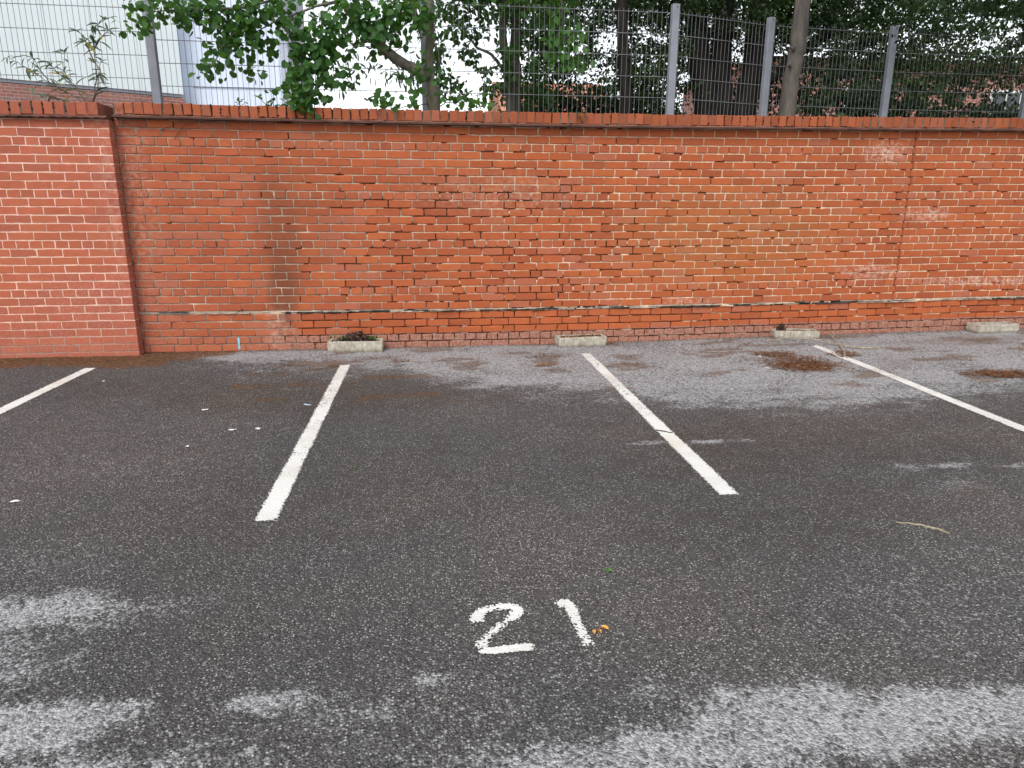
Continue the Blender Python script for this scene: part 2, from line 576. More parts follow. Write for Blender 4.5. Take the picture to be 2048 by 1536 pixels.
M['leafA'] = leaf_material('round_leaf', (0.026, 0.085, 0.022), (0.075, 0.185, 0.040), 0.42, (0.13, 0.29, 0.03))
M['leafA_one'] = leaf_object_material('round_leaf_single', (0.026, 0.085, 0.024), (0.075, 0.190, 0.045), 0.42, (0.13, 0.30, 0.03))
M['leafdark'] = leaf_material('evergreen_leaf', (0.010, 0.026, 0.010), (0.050, 0.098, 0.022), 0.2, (0.09, 0.17, 0.015))
M['leafmid'] = leaf_material('maple_leaf', (0.016, 0.055, 0.016), (0.060, 0.145, 0.030), 0.38, (0.12, 0.25, 0.02))
M['leafbright'] = leaf_material('ash_leaf', (0.060, 0.155, 0.030), (0.12, 0.26, 0.055), 0.35, (0.16, 0.34, 0.04))
M['leafhedge'] = leaf_material('hedge_leaf', (0.018, 0.040, 0.014), (0.060, 0.105, 0.028), 0.2, (0.08, 0.16, 0.02))
M['leafbud'] = leaf_object_material('grey_green_leaf', (0.060, 0.095, 0.062), (0.12, 0.17, 0.105), 0.25, (0.12, 0.18, 0.06))
M['leafyellow'] = leaf_object_material('yellowing_leaf', (0.36, 0.27, 0.05), (0.25, 0.27, 0.07), 0.3, (0.4, 0.3, 0.05))
M['leafweed'] = leaf_object_material('weed_leaf', (0.07, 0.17, 0.04), (0.14, 0.27, 0.06), 0.3, (0.2, 0.36, 0.05))
M['litter'] = leaf_material('brown_litter', (0.075, 0.026, 0.009), (0.32, 0.125, 0.042), 0.0, None, 0.9, (0.58, 0.36, 0.15))
M['deadleaf'] = simple('ochre_leaf', (0.62, 0.34, 0.085), 0.7, 0.35, 80)
M['deadleaf_brown'] = simple('brown_leaf', (0.15, 0.065, 0.03), 0.8, 0.35, 60)


def bark_material(name, a, b, green=0.0):
    n = NT(name)
    p = n.pos()
    f = n.noise(n.scale(p, (14, 14, 3.5)), 1.0, 6, 0.65)
    c = n.mix(n.mr(f, 0.3, 0.7), a, b)
    if green:
        c = n.mix(n.mr(n.noise(p, 5, 4), 0.45, 0.65, 0, green), c, (0.085, 0.10, 0.04))
    nm = n.bump(n.math('ADD', f, n.math('MULTIPLY', n.noise(p, 60, 4), 0.4)), 0.8, 0.012)
    return n.done(c, 0.92, nm, 0.2)


M['barkA'] = bark_material('grey_green_bark', (0.085, 0.073, 0.058), (0.22, 0.20, 0.165), 0.35)
M['barkC'] = bark_material('grey_brown_bark', (0.070, 0.062, 0.054), (0.135, 0.120, 0.104))
M['barkD'] = bark_material('dark_bark', (0.013, 0.011, 0.010), (0.034, 0.029, 0.025))


# ------------------------------------------------------------------ ground
def axis(lo, hi, step, outer):
    a = list(np.arange(lo, hi + step / 2, step))
    return np.array(sorted([-o + lo for o in outer] + a + [hi + o for o in outer]))


outer = [0.4, 1.2, 3, 7, 15, 35, 80, 160, 320]
gx = axis(-5.0, 8.5, 0.03, outer)
gy = axis(-7.2, 0.3, 0.025, outer)
GX, GY = np.meshgrid(gx, gy)
X, Y = GX.ravel(), GY.ravel()


def blob(cx, cy, rx, ry, amp=1.0, s=0, warp=0.35):
    wx = (fbm(X * 2.3, Y * 2.3, 40 + s) - 0.5) * 2 * warp
    wy = (fbm(X * 2.3 + 9, Y * 2.3 + 3, 60 + s) - 0.5) * 2 * warp
    d = np.sqrt(((X - cx) / rx + wx) ** 2 + ((Y - cy) / ry + wy) ** 2)
    d = d + (fbm(X * 9, Y * 9, 80 + s, 3) - 0.5) * 0.9
    return amp * (1 - sstep(0.25, 1.45, d))


# pale band along the wall: how far it reaches from the wall, by x
bx = np.array([-9, -3.2, -2.4, -1.9, -1.6, -1.2, -0.6, -0.2, 0.15, 0.6, 1.1, 2.1, 2.9, 3.7, 4.6, 9.0])
bw = np.array([0.0, 0.0, 0.35, 0.75, 0.92, 1.02, 1.10, 1.15, 1.55, 1.9, 2.05, 2.3, 2.6, 2.5, 2.4, 2.4])
lim = np.interp(X, bx, bw)
lim = lim * (0.85 + 0.35 * fbm(X * 1.1, Y * 1.1, 3)) + (fbm(X * 4, Y * 4, 8) - 0.5) * 0.35
band = 1 - sstep(-0.85, 0.45, -Y - lim + (fbm(X * 5, Y * 8, 19, 4) - 0.5) * 0.9)
band = np.where(lim < 0.05, 0, band) * (0.52 + 0.78 * fbm(X * 2.1, Y * 4.0, 21, 4))
wear = band
for i, b in enumerate([(1.45, -5.42, 0.66, 0.14, 1.15), (1.05, -5.38, 0.45, 0.14, 1.05), (0.75, -5.45, 0.45, 0.12, 0.85), (1.75, -5.44, 0.38, 0.12, 0.95), (0.45, -5.50, 0.45, 0.10, 0.75), (0.7, -5.24, 0.16, 0.05, 0.6), (1.95, -5.5, 0.3, 0.2, 0.5),
                       (-1.45, -4.55, 0.55, 0.16, 0.80), (-1.25, -5.15, 0.40, 0.14, 0.95), (-1.55, -4.85, 0.40, 0.25, 0.7), (-1.0, -5.38, 0.5, 0.14, 0.6),
                       (-0.46, -5.12, 0.16, 0.07, 0.75), (-0.25, -5.20, 0.20, 0.07, 0.45), (0.0, -5.09, 0.07, 0.035, 0.7), (0.2, -5.45, 0.3, 0.09, 0.5), (-0.6, -5.45, 0.5, 0.12, 0.4),
                       (1.35, -3.05, 0.24, 0.05, 0.62), (1.80, -3.08, 0.24, 0.045, 0.75), (2.95, -3.62, 0.26, 0.045, 0.7), (3.35, -3.66, 0.22, 0.05, 0.6), (2.70, -3.62, 0.10, 0.09, 0.55), (2.78, -3.86, 0.20, 0.10, 0.42),
                       (0.9, -5.9, 2.2, 0.35, 0.45), (-0.9, -6.2, 1.5, 0.4, 0.6), (1.85, -4.9, 0.4, 0.5, 0.22), (-1.6, -4.2, 0.5, 0.3, 0.25)]):
    wear = np.maximum(wear, blob(*b, s=i))
wear = wear * np.where(Y > -4.2, 1.0, 0.75 + 0.5 * fbm(X * 3.1, Y * 3.1, 77))
haze = sstep(4.5, 5.8, -Y + (fbm(X * 0.9, Y * 0.9, 6) - 0.5) * 1.6) * (0.05 + 0.42 * fbm(X * 1.6, Y * 2.2, 5, 5))
wear = np.maximum(wear, haze) + 0.25 * np.minimum(wear, haze)
wear = np.maximum(wear, 0.20 * sstep(0.52, 0.75, fbm(X * 0.9, Y * 1.3, 9, 4)) * (Y < -2))
damp = np.maximum.reduce([blob(-0.6, -1.75, 1.9, 0.6, 0.9, 31), blob(2.6, -3.1, 2.4, 0.75, 0.75, 32), blob(-2.3, -1.3, 0.9, 0.4, 0.7, 33), blob(-0.3, -3.6, 1.5, 0.8, 0.5, 34), blob(1.6, -4.1, 1.2, 0.5, 0.6, 35)])
lw = np.interp(X, [-6, -3.4, -2.6, -2.1, -1.75, -1.4], [0.62, 0.60, 0.68, 0.50, 0.22, 0.0])
brown = (1 - sstep(-0.25, 0.10, -Y - lw - (fbm(X * 3, Y * 3, 91) - 0.5) * 0.5)) * (X < -1.35)
foot = 0.55 * (1 - sstep(0.0, 0.22, -Y)) * (0.5 + fbm(X * 2.3, Y * 1.0, 92) * 0.9) * (X > -1.4)
brown = np.maximum.reduce([brown * 1.0, foot, blob(2.8, -3.95, 0.16, 0.15, 0.4, 51), blob(3.36, -1.25, 0.36, 0.26, 0.95, 52, 0.5), blob(3.98, -0.92, 0.14, 0.12, 0.9, 53, 0.5), blob(3.3, -0.82, 0.2, 0.12, 0.65, 54, 0.5),
                           blob(4.85, -1.78, 0.34, 0.14, 0.95, 55, 0.5), blob(1.09, -0.96, 0.12, 0.05, 0.6, 56), blob(-0.45, -0.5, 0.2, 0.05, 0.5, 57), blob(4.3, -1.3, 0.5, 0.25, 0.42, 58), blob(2.4, -0.8, 0.6, 0.25, 0.3, 59),
                           blob(5.6, -0.5, 1.0, 0.25, 0.6, 60), 0.62 * sstep(0.56, 0.72, fbm(X * 2.6, Y * 5.0, 95, 4)) * (X > -1.5) * (Y > -2.0), blob(-0.95, -3.45, 0.12, 0.15, 0.2, 61), blob(4.4, -0.12, 0.6, 0.12, 0.7, 62)])
sheen = np.maximum(blob(-2.3, -3.4, 1.3, 1.2, 1.0, 71), blob(-1.2, -4.2, 0.8, 0.7, 0.4, 72))
GZ = 0.013 * np.clip(X - 1.5, 0, 7) * np.clip(1 + Y / 4.0, 0, 1) * (Y < 1) + (fbm(X * 0.8, Y * 0.8, 14) - 0.5) * 0.010 * ((np.abs(X) < 9) & (Y > -8) & (Y < 0.6))
GZ = GZ - 0.004
nx, ny = len(gx), len(gy)
idx = np.arange(nx * ny).reshape(ny, nx)
F = np.stack([idx[:-1, :-1], idx[:-1, 1:], idx[1:, 1:], idx[1:, :-1]], -1).reshape(-1, 4)
g = link('car_park_ground', np_mesh('car_park_ground', np.stack([X, Y, GZ], 1), F, {'wear': wear, 'damp': damp, 'brown': brown, 'sheen': sheen}, True), M['asphalt'])
tag(g, 'worn dark grey asphalt of the car park in front of the brick wall', kind='structure')
b = MB()
b.box(-60, 60, 0.28, 120, 1.4, 1.96)
tag(b.build('raised_ground', M['soil']), 'raised earth held behind the brick wall', kind='structure')


def gz(x, y):
    f = float(fbm(np.array([x * 0.8]), np.array([y * 0.8]), 14)[0])
    return zg(x, y) + (f - 0.5) * 0.010 - 0.004


# ------------------------------------------------------------------ brick shapes
def brick_shape(w, h, d, seed, rough=1.0):
    """Slightly crooked brick, front face at y = 0, wobbly outline, chamfered edge."""
    r = random.Random(seed)
    pts = []
    nxs, nzs = (4, 2) if w > 0.15 else (2, 2)
    for i in range(nxs):
        pts.append((-w / 2 + w * i / nxs, -h / 2))
    for i in range(nzs):
        pts.append((w / 2, -h / 2 + h * i / nzs))
    for i in range(nxs):
        pts.append((w / 2 - w * i / nxs, h / 2))
    for i in range(nzs):
        pts.append((-w / 2, h / 2 - h * i / nzs))
    n = len(pts)
    j = 0.0016 * rough
    pts = [(x + r.uniform(-j, j), z + r.uniform(-j, j)) for x, z in pts]
    c = 0.0026 + 0.0016 * rough * r.random()
    V, Fc = [], []
    for x, z in pts:
        k = c * r.uniform(0.6, 1.5)
        if rough > 1.3 and r.random() < 0.12:
            k *= 3
        sx = (w / 2 - k) / (w / 2); sz = (h / 2 - k) / (h / 2)
        V.append((x * sx, r.uniform(-0.0006, 0.0006), z * sz))
    for x, z in pts:
        V.append((x, c * r.uniform(0.8, 1.4), z))
    for x, z in pts:
        V.append((x, d, z))
    Fc.append(tuple(range(n)))
    for i in range(n):
        k = (i + 1) % n
        Fc.append((i, n + i, n + k, k))
        Fc.append((n + i, 2 * n + i, 2 * n + k, n + k))
    return V, Fc


LIB = {}


def brick_lib(w, h, d, rough):
    key = (round(w, 3), round(h, 3), round(d, 3), rough)
    if key not in LIB:
        L = []
        for s in range(5):
            V, Fc = brick_shape(w, h, d, hash(key) % 1000 + s if False else int(w * 1000) * 7 + s, rough)
            me = mesh('brick', V, Fc)
            me.materials.append(M['brick'])
            L.append((V, Fc, me))
        LIB[key] = L
    return LIB[key]


def brick_tint(x, z, header=False, pier=False):
    r = random.random()
    if pier:
        c = np.array((0.44, 0.122, 0.072)); alt = np.array((0.47, 0.155, 0.085)); dk = np.array((0.31, 0.098, 0.075))
    else:
        t = min(1, max(0, (x + 2.2) / 3.0))
        c = np.array((0.395, 0.094, 0.042)) * (1 - t) + np.array((0.410, 0.098, 0.034)) * t
        alt = np.array((0.49, 0.135, 0.045)); dk = np.array((0.28, 0.066, 0.029))
        if header:
            c = c * 0.6 + np.array((0.42, 0.125, 0.068)) * 0.4
        if z < 0.36:
            c = c * 0.6 + np.array((0.44, 0.110, 0.036)) * 0.4
    c = c * (0.86 + 0.22 * random.random())
    if r < 0.10:
        c = c * 0.5 + alt * 0.5
    elif r < 0.26:
        c = c * 0.45 + dk * 0.55
    elif r < 0.36 and not pier:
        c = c * 0.6 + np.array((0.40, 0.165, 0.115)) * 0.4
    return c


def lay(root, specs, limit, part, mass, origin):
    """specs: (cx, cy, cz, w, h, d, rough, tint, size rank). The nearest `limit` become parts, the rest one joined part."""
    specs.sort(key=lambda s: s[8])
    MV, MF, MT = [], [], []
    base = 0
    for i, (cx, cy, cz, w, h, d, rough, tint, rank) in enumerate(specs):
        V, Fc, me = random.choice(brick_lib(0.2105 if w > 0.13 else 0.0995, h, d, rough))
        w0 = 0.2105 if w > 0.13 else 0.0995
        rot = Euler((random.gauss(0, 0.006), random.gauss(0, 0.0045), random.gauss(0, 0.007)))
        loc = Vector((cx, cy - abs(random.gauss(0, 0.0008)), cz + random.gauss(0, 0.0009)))
        if i < limit:
            o = bpy.data.objects.new(part, me)
            col.objects.link(o)
            o.parent = root
            o.location = loc - origin
            o.rotation_euler = rot
            o.scale = (w / w0, 1, 1)
            o.color = (*tint, 1)
        else:
            m = rot.to_matrix()
            for v in V:
                p = m @ Vector((v[0] * w / w0, v[1], v[2])) + loc - origin
                MV.append(p)
                MT.append(tint)
            MF += [tuple(k + base for k in f) for f in Fc]
            base += len(V)
    if MV:
        me = mesh(mass, MV, MF)
        at = me.attributes.new('tint', 'FLOAT_COLOR', 'POINT')
        c4 = np.ones((len(MT), 4), dtype=np.float32)
        c4[:, :3] = np.array(MT)
        at.data.foreach_set('color', c4.ravel())
        o = link(mass, me, M['brick_mass'], root)
        o['kind'] = 'stuff'


def sag(x):
    """The courses dip a little in the middle of the wall."""
    return -0.0016 * x + 0.0014 * x * x - 0.003 if x < 6 else 0.038


# ------------------------------------------------------------------ the main wall
WX0, WX1 = -2.645, 9.4
L = 0.2205
wall = empty('brick_wall', (0, 0, 0))
tag(wall, 'long weathered orange red brick wall with brick coping behind the parking bays', 'wall')
CR = 5.085                                  # the crack down the wall
joints_log = []


def course_joints(kind, closers):
    """x of the perpends of a course, left to right."""
    if kind == 'H':
        return list(np.arange(-2.43, WX1, 0.1103))
    a = list(np.arange(-2.479 if kind == 'A' else -2.589, WX1, L))
    if kind == 'B':
        a = [v for v in a if v > WX0 + 0.035]
    if closers and kind == 'A':
        a = [v for v in a if not 0.7 < v < 1.65] + [0.725 + 0.105, 0.94, 1.163, 1.386, 1.498]
    if closers and kind == 'B':
        a = [v for v in a if not 0.60 < v < 1.75] + [0.707, 0.884, 1.103, 1.210, 1.430, 1.610]
    return sorted(a)


courses = []                                # (z centre, height, kind, index)
pat = {0: 'B', 1: 'A', 2: 'H', 3: 'A', 4: 'B', 5: 'A', 6: 'B', 7: 'A', 8: 'H', 9: 'A', 10: 'B', 11: 'A', 12: 'B', 13: 'A', 14: 'H', 15: 'A', 16: 'B', 17: 'A', 18: 'B', 19: 'A', 20: 'H', 21: 'A', 22: 'B'}
for k in range(23):
    courses.append((0.381 + 0.075 * k + 0.0375, 0.0655, pat[k], k))
for k, kd in ((1, 'A'), (2, 'B'), (3, 'A'), (4, 'H'), (5, 'B')):
    courses.append((0.356 - 0.074 * k + 0.037, 0.0635, kd, -k))
specs = []
for zc, h, kd, k in courses:
    js = [WX0 + 0.002] + course_joints(kd, k <= 15) + [WX1]
    js = [j + random.gauss(0, 0.0028) for j in js]
    if k >= 0:                              # the crack cuts straight through the bricks of the upper wall
        off = random.gauss(0, 0.006)
        js = sorted(js + [CR + off])
    for a, bb in zip(js[:-1], js[1:]):
        gap = 0.010 if k >= 0 else 0.008
        if k >= 0 and (abs(a - CR) < 0.03 or abs(bb - CR) < 0.03):
            gap = 0.0055
        w = bb - a - gap
        if w < 0.012:
            continue
        cx = (a + bb) / 2
        mid = math.exp(-((cx - 1.0) / 1.6) ** 2)
        rough = 1.6 if (kd == 'H' or random.random() < 0.25 + 0.4 * mid) else 1.0
        cz = zc + sag(cx) + (0.0 if k >= 0 else (0.004 if cx > 3 else 0))
        tint = brick_tint(cx, zc, kd == 'H')
        if k == 13 and 0.94 < cx < 1.5 and w < 0.13:
            tint = tint * 0.6 + np.array((0.30, 0.15, 0.13)) * 0.4
        rank = (Vector((cx, 0, zc)) - CAM).length + (3.0 if w < 0.13 else 0)
        y0 = -abs(random.gauss(0, 0.0022 if rough > 1.3 else 0.0012))
        specs.append((cx, y0, cz, w, h, 0.10, rough, tint, rank))
lay(wall, specs, 300, 'brick', 'brickwork', Vector((0, 0, 0)))

# mortar: one face with the joints weathered back, deep where the pointing has gone
mx = np.arange(WX0, WX1 + 0.006, 0.012)
zs = []
for zc, h, kd, k in sorted(courses):
    zs += [(zc - h / 2 - 0.0045, 0), (zc - h / 2 - 0.0015, 0.0045), (zc - h / 2 + 0.002, 0.007), (zc - 0.016, 0.001), (zc + 0.012, 0), (zc + h / 2 - 0.002, 0)]
zs = sorted(zs + [(2.112, 0)])
zrec = np.array([v[1] for v in zs])
zs = np.array([v[0] for v in zs])
PX, PZ = np.meshgrid(mx, zs)
px, pz = PX.ravel(), PZ.ravel()
midw = np.exp(-((px - 0.9) / 1.7) ** 2) * np.exp(-((pz - 0.85) / 0.75) ** 2)
n1 = fbm(px * 7.0, np.round(pz / 0.0375) * 5.3, 201, 3)
n2 = fbm(px * 2.0, pz * 3.0, 203, 3)
thr = 0.705 - 0.21 * midw - 0.06 * (n2 - 0.5) - 0.10 * (pz < 0.35) * (px > -1.1) - 0.03 * np.exp(-((px - 4.6) / 1.6) ** 2)
thr = thr + 0.10 * (px < -1.5)
deep = sstep(0.0, 0.05, n1 - thr)
# perpends of the lowest courses have lost most of their pointing
pl = (pz < 0.352) & (px > -1.2)
n3 = fbm(px * 9.0, np.round(pz / 0.074) * 3.1, 207, 2)
deep = np.maximum(deep, pl * sstep(0.50, 0.56, n3 + 0.10))
deep = np.maximum(deep, (np.abs(px - CR) < 0.012) * (pz > 0.38))
fl = 0.0032 + 0.0024 * (fbm(px * 12, pz * 30, 211, 3) - 0.5) * 2 + 0.0015 * (px < -1.5)
fl = np.where(fbm(px * 3.1, pz * 9, 213, 3) > 0.62, 0.0016, fl)
rec = np.repeat(zrec, len(mx)) * (0.5 + 0.8 * fbm(px * 5, pz * 11, 221, 2))
py = (fl + rec) * (1 - deep) + deep * 0.040
pzz = pz + np.array([sag(v) for v in px])
idx = np.arange(len(mx) * len(zs)).reshape(len(zs), len(mx))
F = np.stack([idx[:-1, :-1], idx[:-1, 1:], idx[1:, 1:], idx[1:, :-1]], -1).reshape(-1, 4)
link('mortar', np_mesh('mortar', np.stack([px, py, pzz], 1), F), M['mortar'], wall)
b = MB()
b.box(WX0 - 0.0, WX1, 0.095, 0.27, -0.05, 2.12)
b.build('core', M['mortar'], wall)


# damp course: broken slates sticking out of the joint
def slate_strip(x0, x1, z0, z1, yf, mat):
    n = max(2, int((x1 - x0) / 0.035))
    V, Fc = [], []
    for i in range(n + 1):
        x = x0 + (x1 - x0) * i / n
        yy = yf + random.gauss(0, 0.005)
        s = sag(x)
        a = z0 + random.gauss(0, 0.0018); c = z1 + random.gauss(0, 0.0022)
        V += [(x, yy, a + s), (x, yy + 0.002, c + s), (x, 0.09, c + s), (x, 0.09, a + s)]
    for i in range(n):
        q = i * 4
        for k in range(4):
            k2 = (k + 1) % 4
            Fc.append((q + k, q + 4 + k, q + 4 + k2, q + k2))
    Fc += [(0, 1, 2, 3), (n * 4 + 3, n * 4 + 2, n * 4 + 1, n * 4)]
    o = link('slate', mesh('slate', V, Fc), mat, wall)
    return o


for layer, (za, zb) in enumerate(((0.3595, 0.3665), (0.3715, 0.3785))):
    x = WX0 + 0.01 + layer * 0.17
    while x < WX1 - 0.1:
        w = random.uniform(0.12, 0.5)
        dz = random.gauss(0, 0.0012)
        yf = -0.014 + random.gauss(0, 0.006) if layer == 0 else -0.010 + random.gauss(0, 0.009)
        if random.random() > (0.22 if layer == 0 else 0.16):
            slate_strip(x, min(x + w, WX1), za + dz, zb + dz, yf, M['slate'] if random.random() < 0.72 else M['slate_dark'])
        x += w + (random.uniform(0.002, 0.010) if random.random() < 0.7 else random.uniform(0.02, 0.09))
b = MB()
n = 300
for i in range(n):
    x0 = WX0 + 0.02 + (WX1 - WX0 - 0.03) * i / n; x1 = x0 + (WX1 - WX0 - 0.03) / n - 0.0005
    yf = 0.014 + 0.006 * random.random()
    b.box(x0, x1, yf, 0.094, 0.3535 + sag(x0), 0.3825 + sag(x0))
b.build('bedding', M['slate_dark'], wall)['kind'] = 'stuff'


# coping: bricks on edge over a ledge of tiles
def coping(root, xa, xb, pitch, yf, yb, zlo, zhi, part, origin_sag, pier=False, gaps=None):
    V, Fc = None, None
    lib = []
    for s in range(6):
        r = random.Random(900 + s)
        w, h, d = pitch - 0.0085, zhi - zlo, yb - yf
        V, F4 = brick_shape(w, h, d, 300 + s, 1.5)
        me = mesh('coping_brick', V, F4 + [tuple(range(2 * (len(V) // 3), len(V)))[::-1]])
        me.materials.append(M['brick'])
        lib.append(me)
    x = xa
    out = []
    while x + pitch <= xb + 0.02:
        cx = x + pitch / 2
        o = bpy.data.objects.new(part, random.choice(lib))
        col.objects.link(o)
        o.parent = root
        o.location = (cx + random.gauss(0, 0.002), yf + random.gauss(0, 0.003), (zlo + zhi) / 2 + (origin_sag(cx) if origin_sag else 0) + random.gauss(0, 0.002))
        o.rotation_euler = (random.gauss(0, 0.012), random.gauss(0, 0.018), random.gauss(0, 0.012))
        o.scale = (1 + random.gauss(0, 0.03), 1, 1)
        t = brick_tint(cx, 2.2, True, pier) * (0.66 + 0.22 * random.random()) * np.array((1.0, 1.04, 1.06))
        o.color = (*t, 1)
        out.append((x, o.location.z))
        x += pitch
    return out


def csag(x):
    return 0.0006 * x + 0.0008 * x * x if x > 0 else 0.0


cop = coping(wall, -2.615, WX1, 0.0813, -0.036, 0.265, 2.138, 2.236, 'coping_brick', lambda x: sag(x) * 0.9 + 0.002)
b = MB()
bk = MB()
for i, (x, zc) in enumerate(cop):
    w = 0.0813
    mossy = (-2.2 < x < -0.35) or (3.0 < x < 4.25) or random.random() < 0.10
    d = 0.030 if mossy and random.random() < 0.6 else 0.004 + 0.004 * random.random()
    b.box(x - 0.012, x + 0.012, -0.036 + d, 0.24, zc - 0.049, zc + 0.040 - d * 0.4)
    if mossy:
        for q in range(random.randint(2, 6)):
            px_, pz_ = x + random.gauss(0, 0.005), zc + random.uniform(-0.052, 0.05)
            if random.random() < 0.45:
                px_, pz_ = x + random.uniform(0, w), zc - 0.047
            rr = random.uniform(0.003, 0.009)
            V = [(px_ + rr * random.uniform(.6, 1.4) * math.cos(a), -0.037 - random.random() * 0.004, pz_ + rr * random.uniform(.5, 1.5) * math.sin(a)) for a in (0, 1.05, 2.1, 3.14, 4.2, 5.2)]
            V.append((px_, -0.042, pz_)); V.append((px_, -0.016, pz_))
            bk.add(V, [(k, (k + 1) % 6, 6) for k in range(6)] + [((k + 1) % 6, k, 7) for k in range(6)])
b.build('coping_joint', M['coping_mortar'], wall)['kind'] = 'stuff'
bk.build('moss', M['moss'], wall)['kind'] = 'stuff'

# tile ledge under the coping: a row of tiles with a mortar fillet on top
x = -2.625
while x < WX1 - 0.05:
    w = min(random.uniform(0.245, 0.275), WX1 - x)
    V, Fc = [], []
    yf = -0.088 + random.gauss(0, 0.003)
    n = 4
    for i in range(n + 1):
        xx = x + (w - 0.003) * i / n
        s = sag(xx) * 0.9 + random.gauss(0, 0.0008)
        V += [(xx, yf, 2.1095 + s), (xx, yf - 0.001, 2.1245 + s), (xx, 0.1, 2.1265 + s), (xx, 0.1, 2.1095 + s)]
    for i in range(n):
        q = i * 4
        for k in range(4):
            Fc.append((q + k, q + 4 + k, q + 4 + (k + 1) % 4, q + (k + 1) % 4))
    Fc += [(0, 1, 2, 3), (n * 4 + 3, n * 4 + 2, n * 4 + 1, n * 4)]
    link('ledge_tile', mesh('ledge_tile', V, Fc), M['ledge'], wall)
    x += w
V, Fc = [], []
n = 400
for i in range(n + 1):
    xx = -2.62 + (WX1 + 2.62) * i / n
    s = sag(xx) * 0.9
    e = random.gauss(0, 0.003)
    V += [(xx, -0.080 + e, 2.1250 + s), (xx, -0.040, 2.1380 + s + random.gauss(0, 0.002)), (xx, 0.24, 2.1385 + s), (xx, 0.24, 2.1250 + s)]
for i in range(n):
    q = i * 4
    for k in range(4):
        Fc.append((q + k, q + 4 + k, q + 4 + (k + 1) % 4, q + (k + 1) % 4))
link('mortar_fillet', mesh('mortar_fillet', V, Fc), M['ledge_mortar'], wall)
b = MB()
b.box(-1.776, -1.757, -0.0045, 0.0008, 0.01, 0.128)
o = b.build('paint_mark', M['bluepaint'], wall)
o['label'] = 'short vertical blue paint mark low on the wall'

# ------------------------------------------------------------------ the projecting pier of the same wall
PX0, PX1 = -6.2, -2.645
pier = empty('brick_pier', (0, 0, 0))
tag(pier, 'projecting pier section of smoother pinkish red brick at the far left, scalloped ledge on top', 'pier')
specs = []
zt = 2.094
for k in range(29):
    zc = zt - 0.0734 * k - 0.0367
    hdr = k in (2, 8, 14, 20)
    if hdr:
        a = [-2.801 - 0.1090 * i for i in range(33)]
    elif k in (0, 4, 6, 10, 12, 16, 18, 22, 24, 26, 28):
        a = [-2.853 - 0.2190 * i for i in range(17)]
    else:
        a = [-2.744 - 0.2190 * i for i in range(17)]
    js = [PX1 + 0.004] + [v + random.gauss(0, 0.0022) for v in a]
    for hi, lo in zip(js[:-1], js[1:]):
        w = hi - lo - 0.0065
        cx = (hi + lo) / 2
        last = hi > PX1
        specs.append((cx - (0.002 if last else 0), -0.112, zc, w, 0.0660, 0.118, 1.0, brick_tint(cx, zc, hdr, True), (Vector((cx, 0, zc)) - CAM).length))
lay(pier, specs, 300, 'brick', 'brickwork', Vector((0, 0, 0)))
b = MB()
b.box(PX0, PX1 - 0.006, -0.1102, 0.27, -0.05, 2.095)
b.build('mortar', M['mortar_pier'], pier)
cop = coping(pier, -6.15, PX1 - 0.01, 0.0884, -0.150, 0.265, 2.122, 2.226, 'coping_brick', None, True)
b = MB(); bk = MB()
for i, (x, zc) in enumerate(cop):
    d = random.choice((0.004, 0.008, 0.03))
    b.box(x - 0.012, x + 0.012, -0.150 + d, 0.24, zc - 0.052, zc + 0.044 - d * 0.5)
    for q in range(random.randint(1, 4)):
        px_, pz_ = x + random.gauss(0, 0.004), zc + random.uniform(-0.02, 0.05)
        rr = random.uniform(0.003, 0.008)
        V = [(px_ + rr * random.uniform(.6, 1.4) * math.cos(a), -0.151 - random.random() * 0.004, pz_ + rr * random.uniform(.5, 1.9) * math.sin(a)) for a in (0, 1.05, 2.1, 3.14, 4.2, 5.2)]
        V.append((px_, -0.156, pz_)); V.append((px_, -0.132, pz_))
        bk.add(V, [(k, (k + 1) % 6, 6) for k in range(6)] + [((k + 1) % 6, k, 7) for k in range(6)])
b.build('coping_joint', M['coping_mortar'], pier)['kind'] = 'stuff'
bk.build('moss', M['moss'], pier)['kind'] = 'stuff'
V, Fc = [], []
n = 420
for i in range(n + 1):
    xx = PX0 + (PX1 + 0.004 - PX0) * i / n
    ph = ((xx + 0.02) / 0.0884) % 1.0
    sc = 0.010 * (abs(math.sin(math.pi * ph)) ** 0.7)
    e = 0.004 * math.sin(xx * 31) + random.gauss(0, 0.001)
    V += [(xx, -0.160 + e, 2.092 + sc), (xx, -0.166 + e, 2.104 + sc * 0.5), (xx, -0.150, 2.1225), (xx, 0.24, 2.1225), (xx, 0.24, 2.0955)]
    V += [(xx, -0.109, 2.0955 + 0.002)]
for i in range(n):
    q = i * 6
    for k in range(6):
        Fc.append((q + k, q + 6 + k, q + 6 + (k + 1) % 6, q + (k + 1) % 6))
Fc += [tuple(range(6)), tuple(n * 6 + k for k in reversed(range(6)))]
link('scalloped_ledge', mesh('scalloped_ledge', V, Fc), M['ledge'], pier)


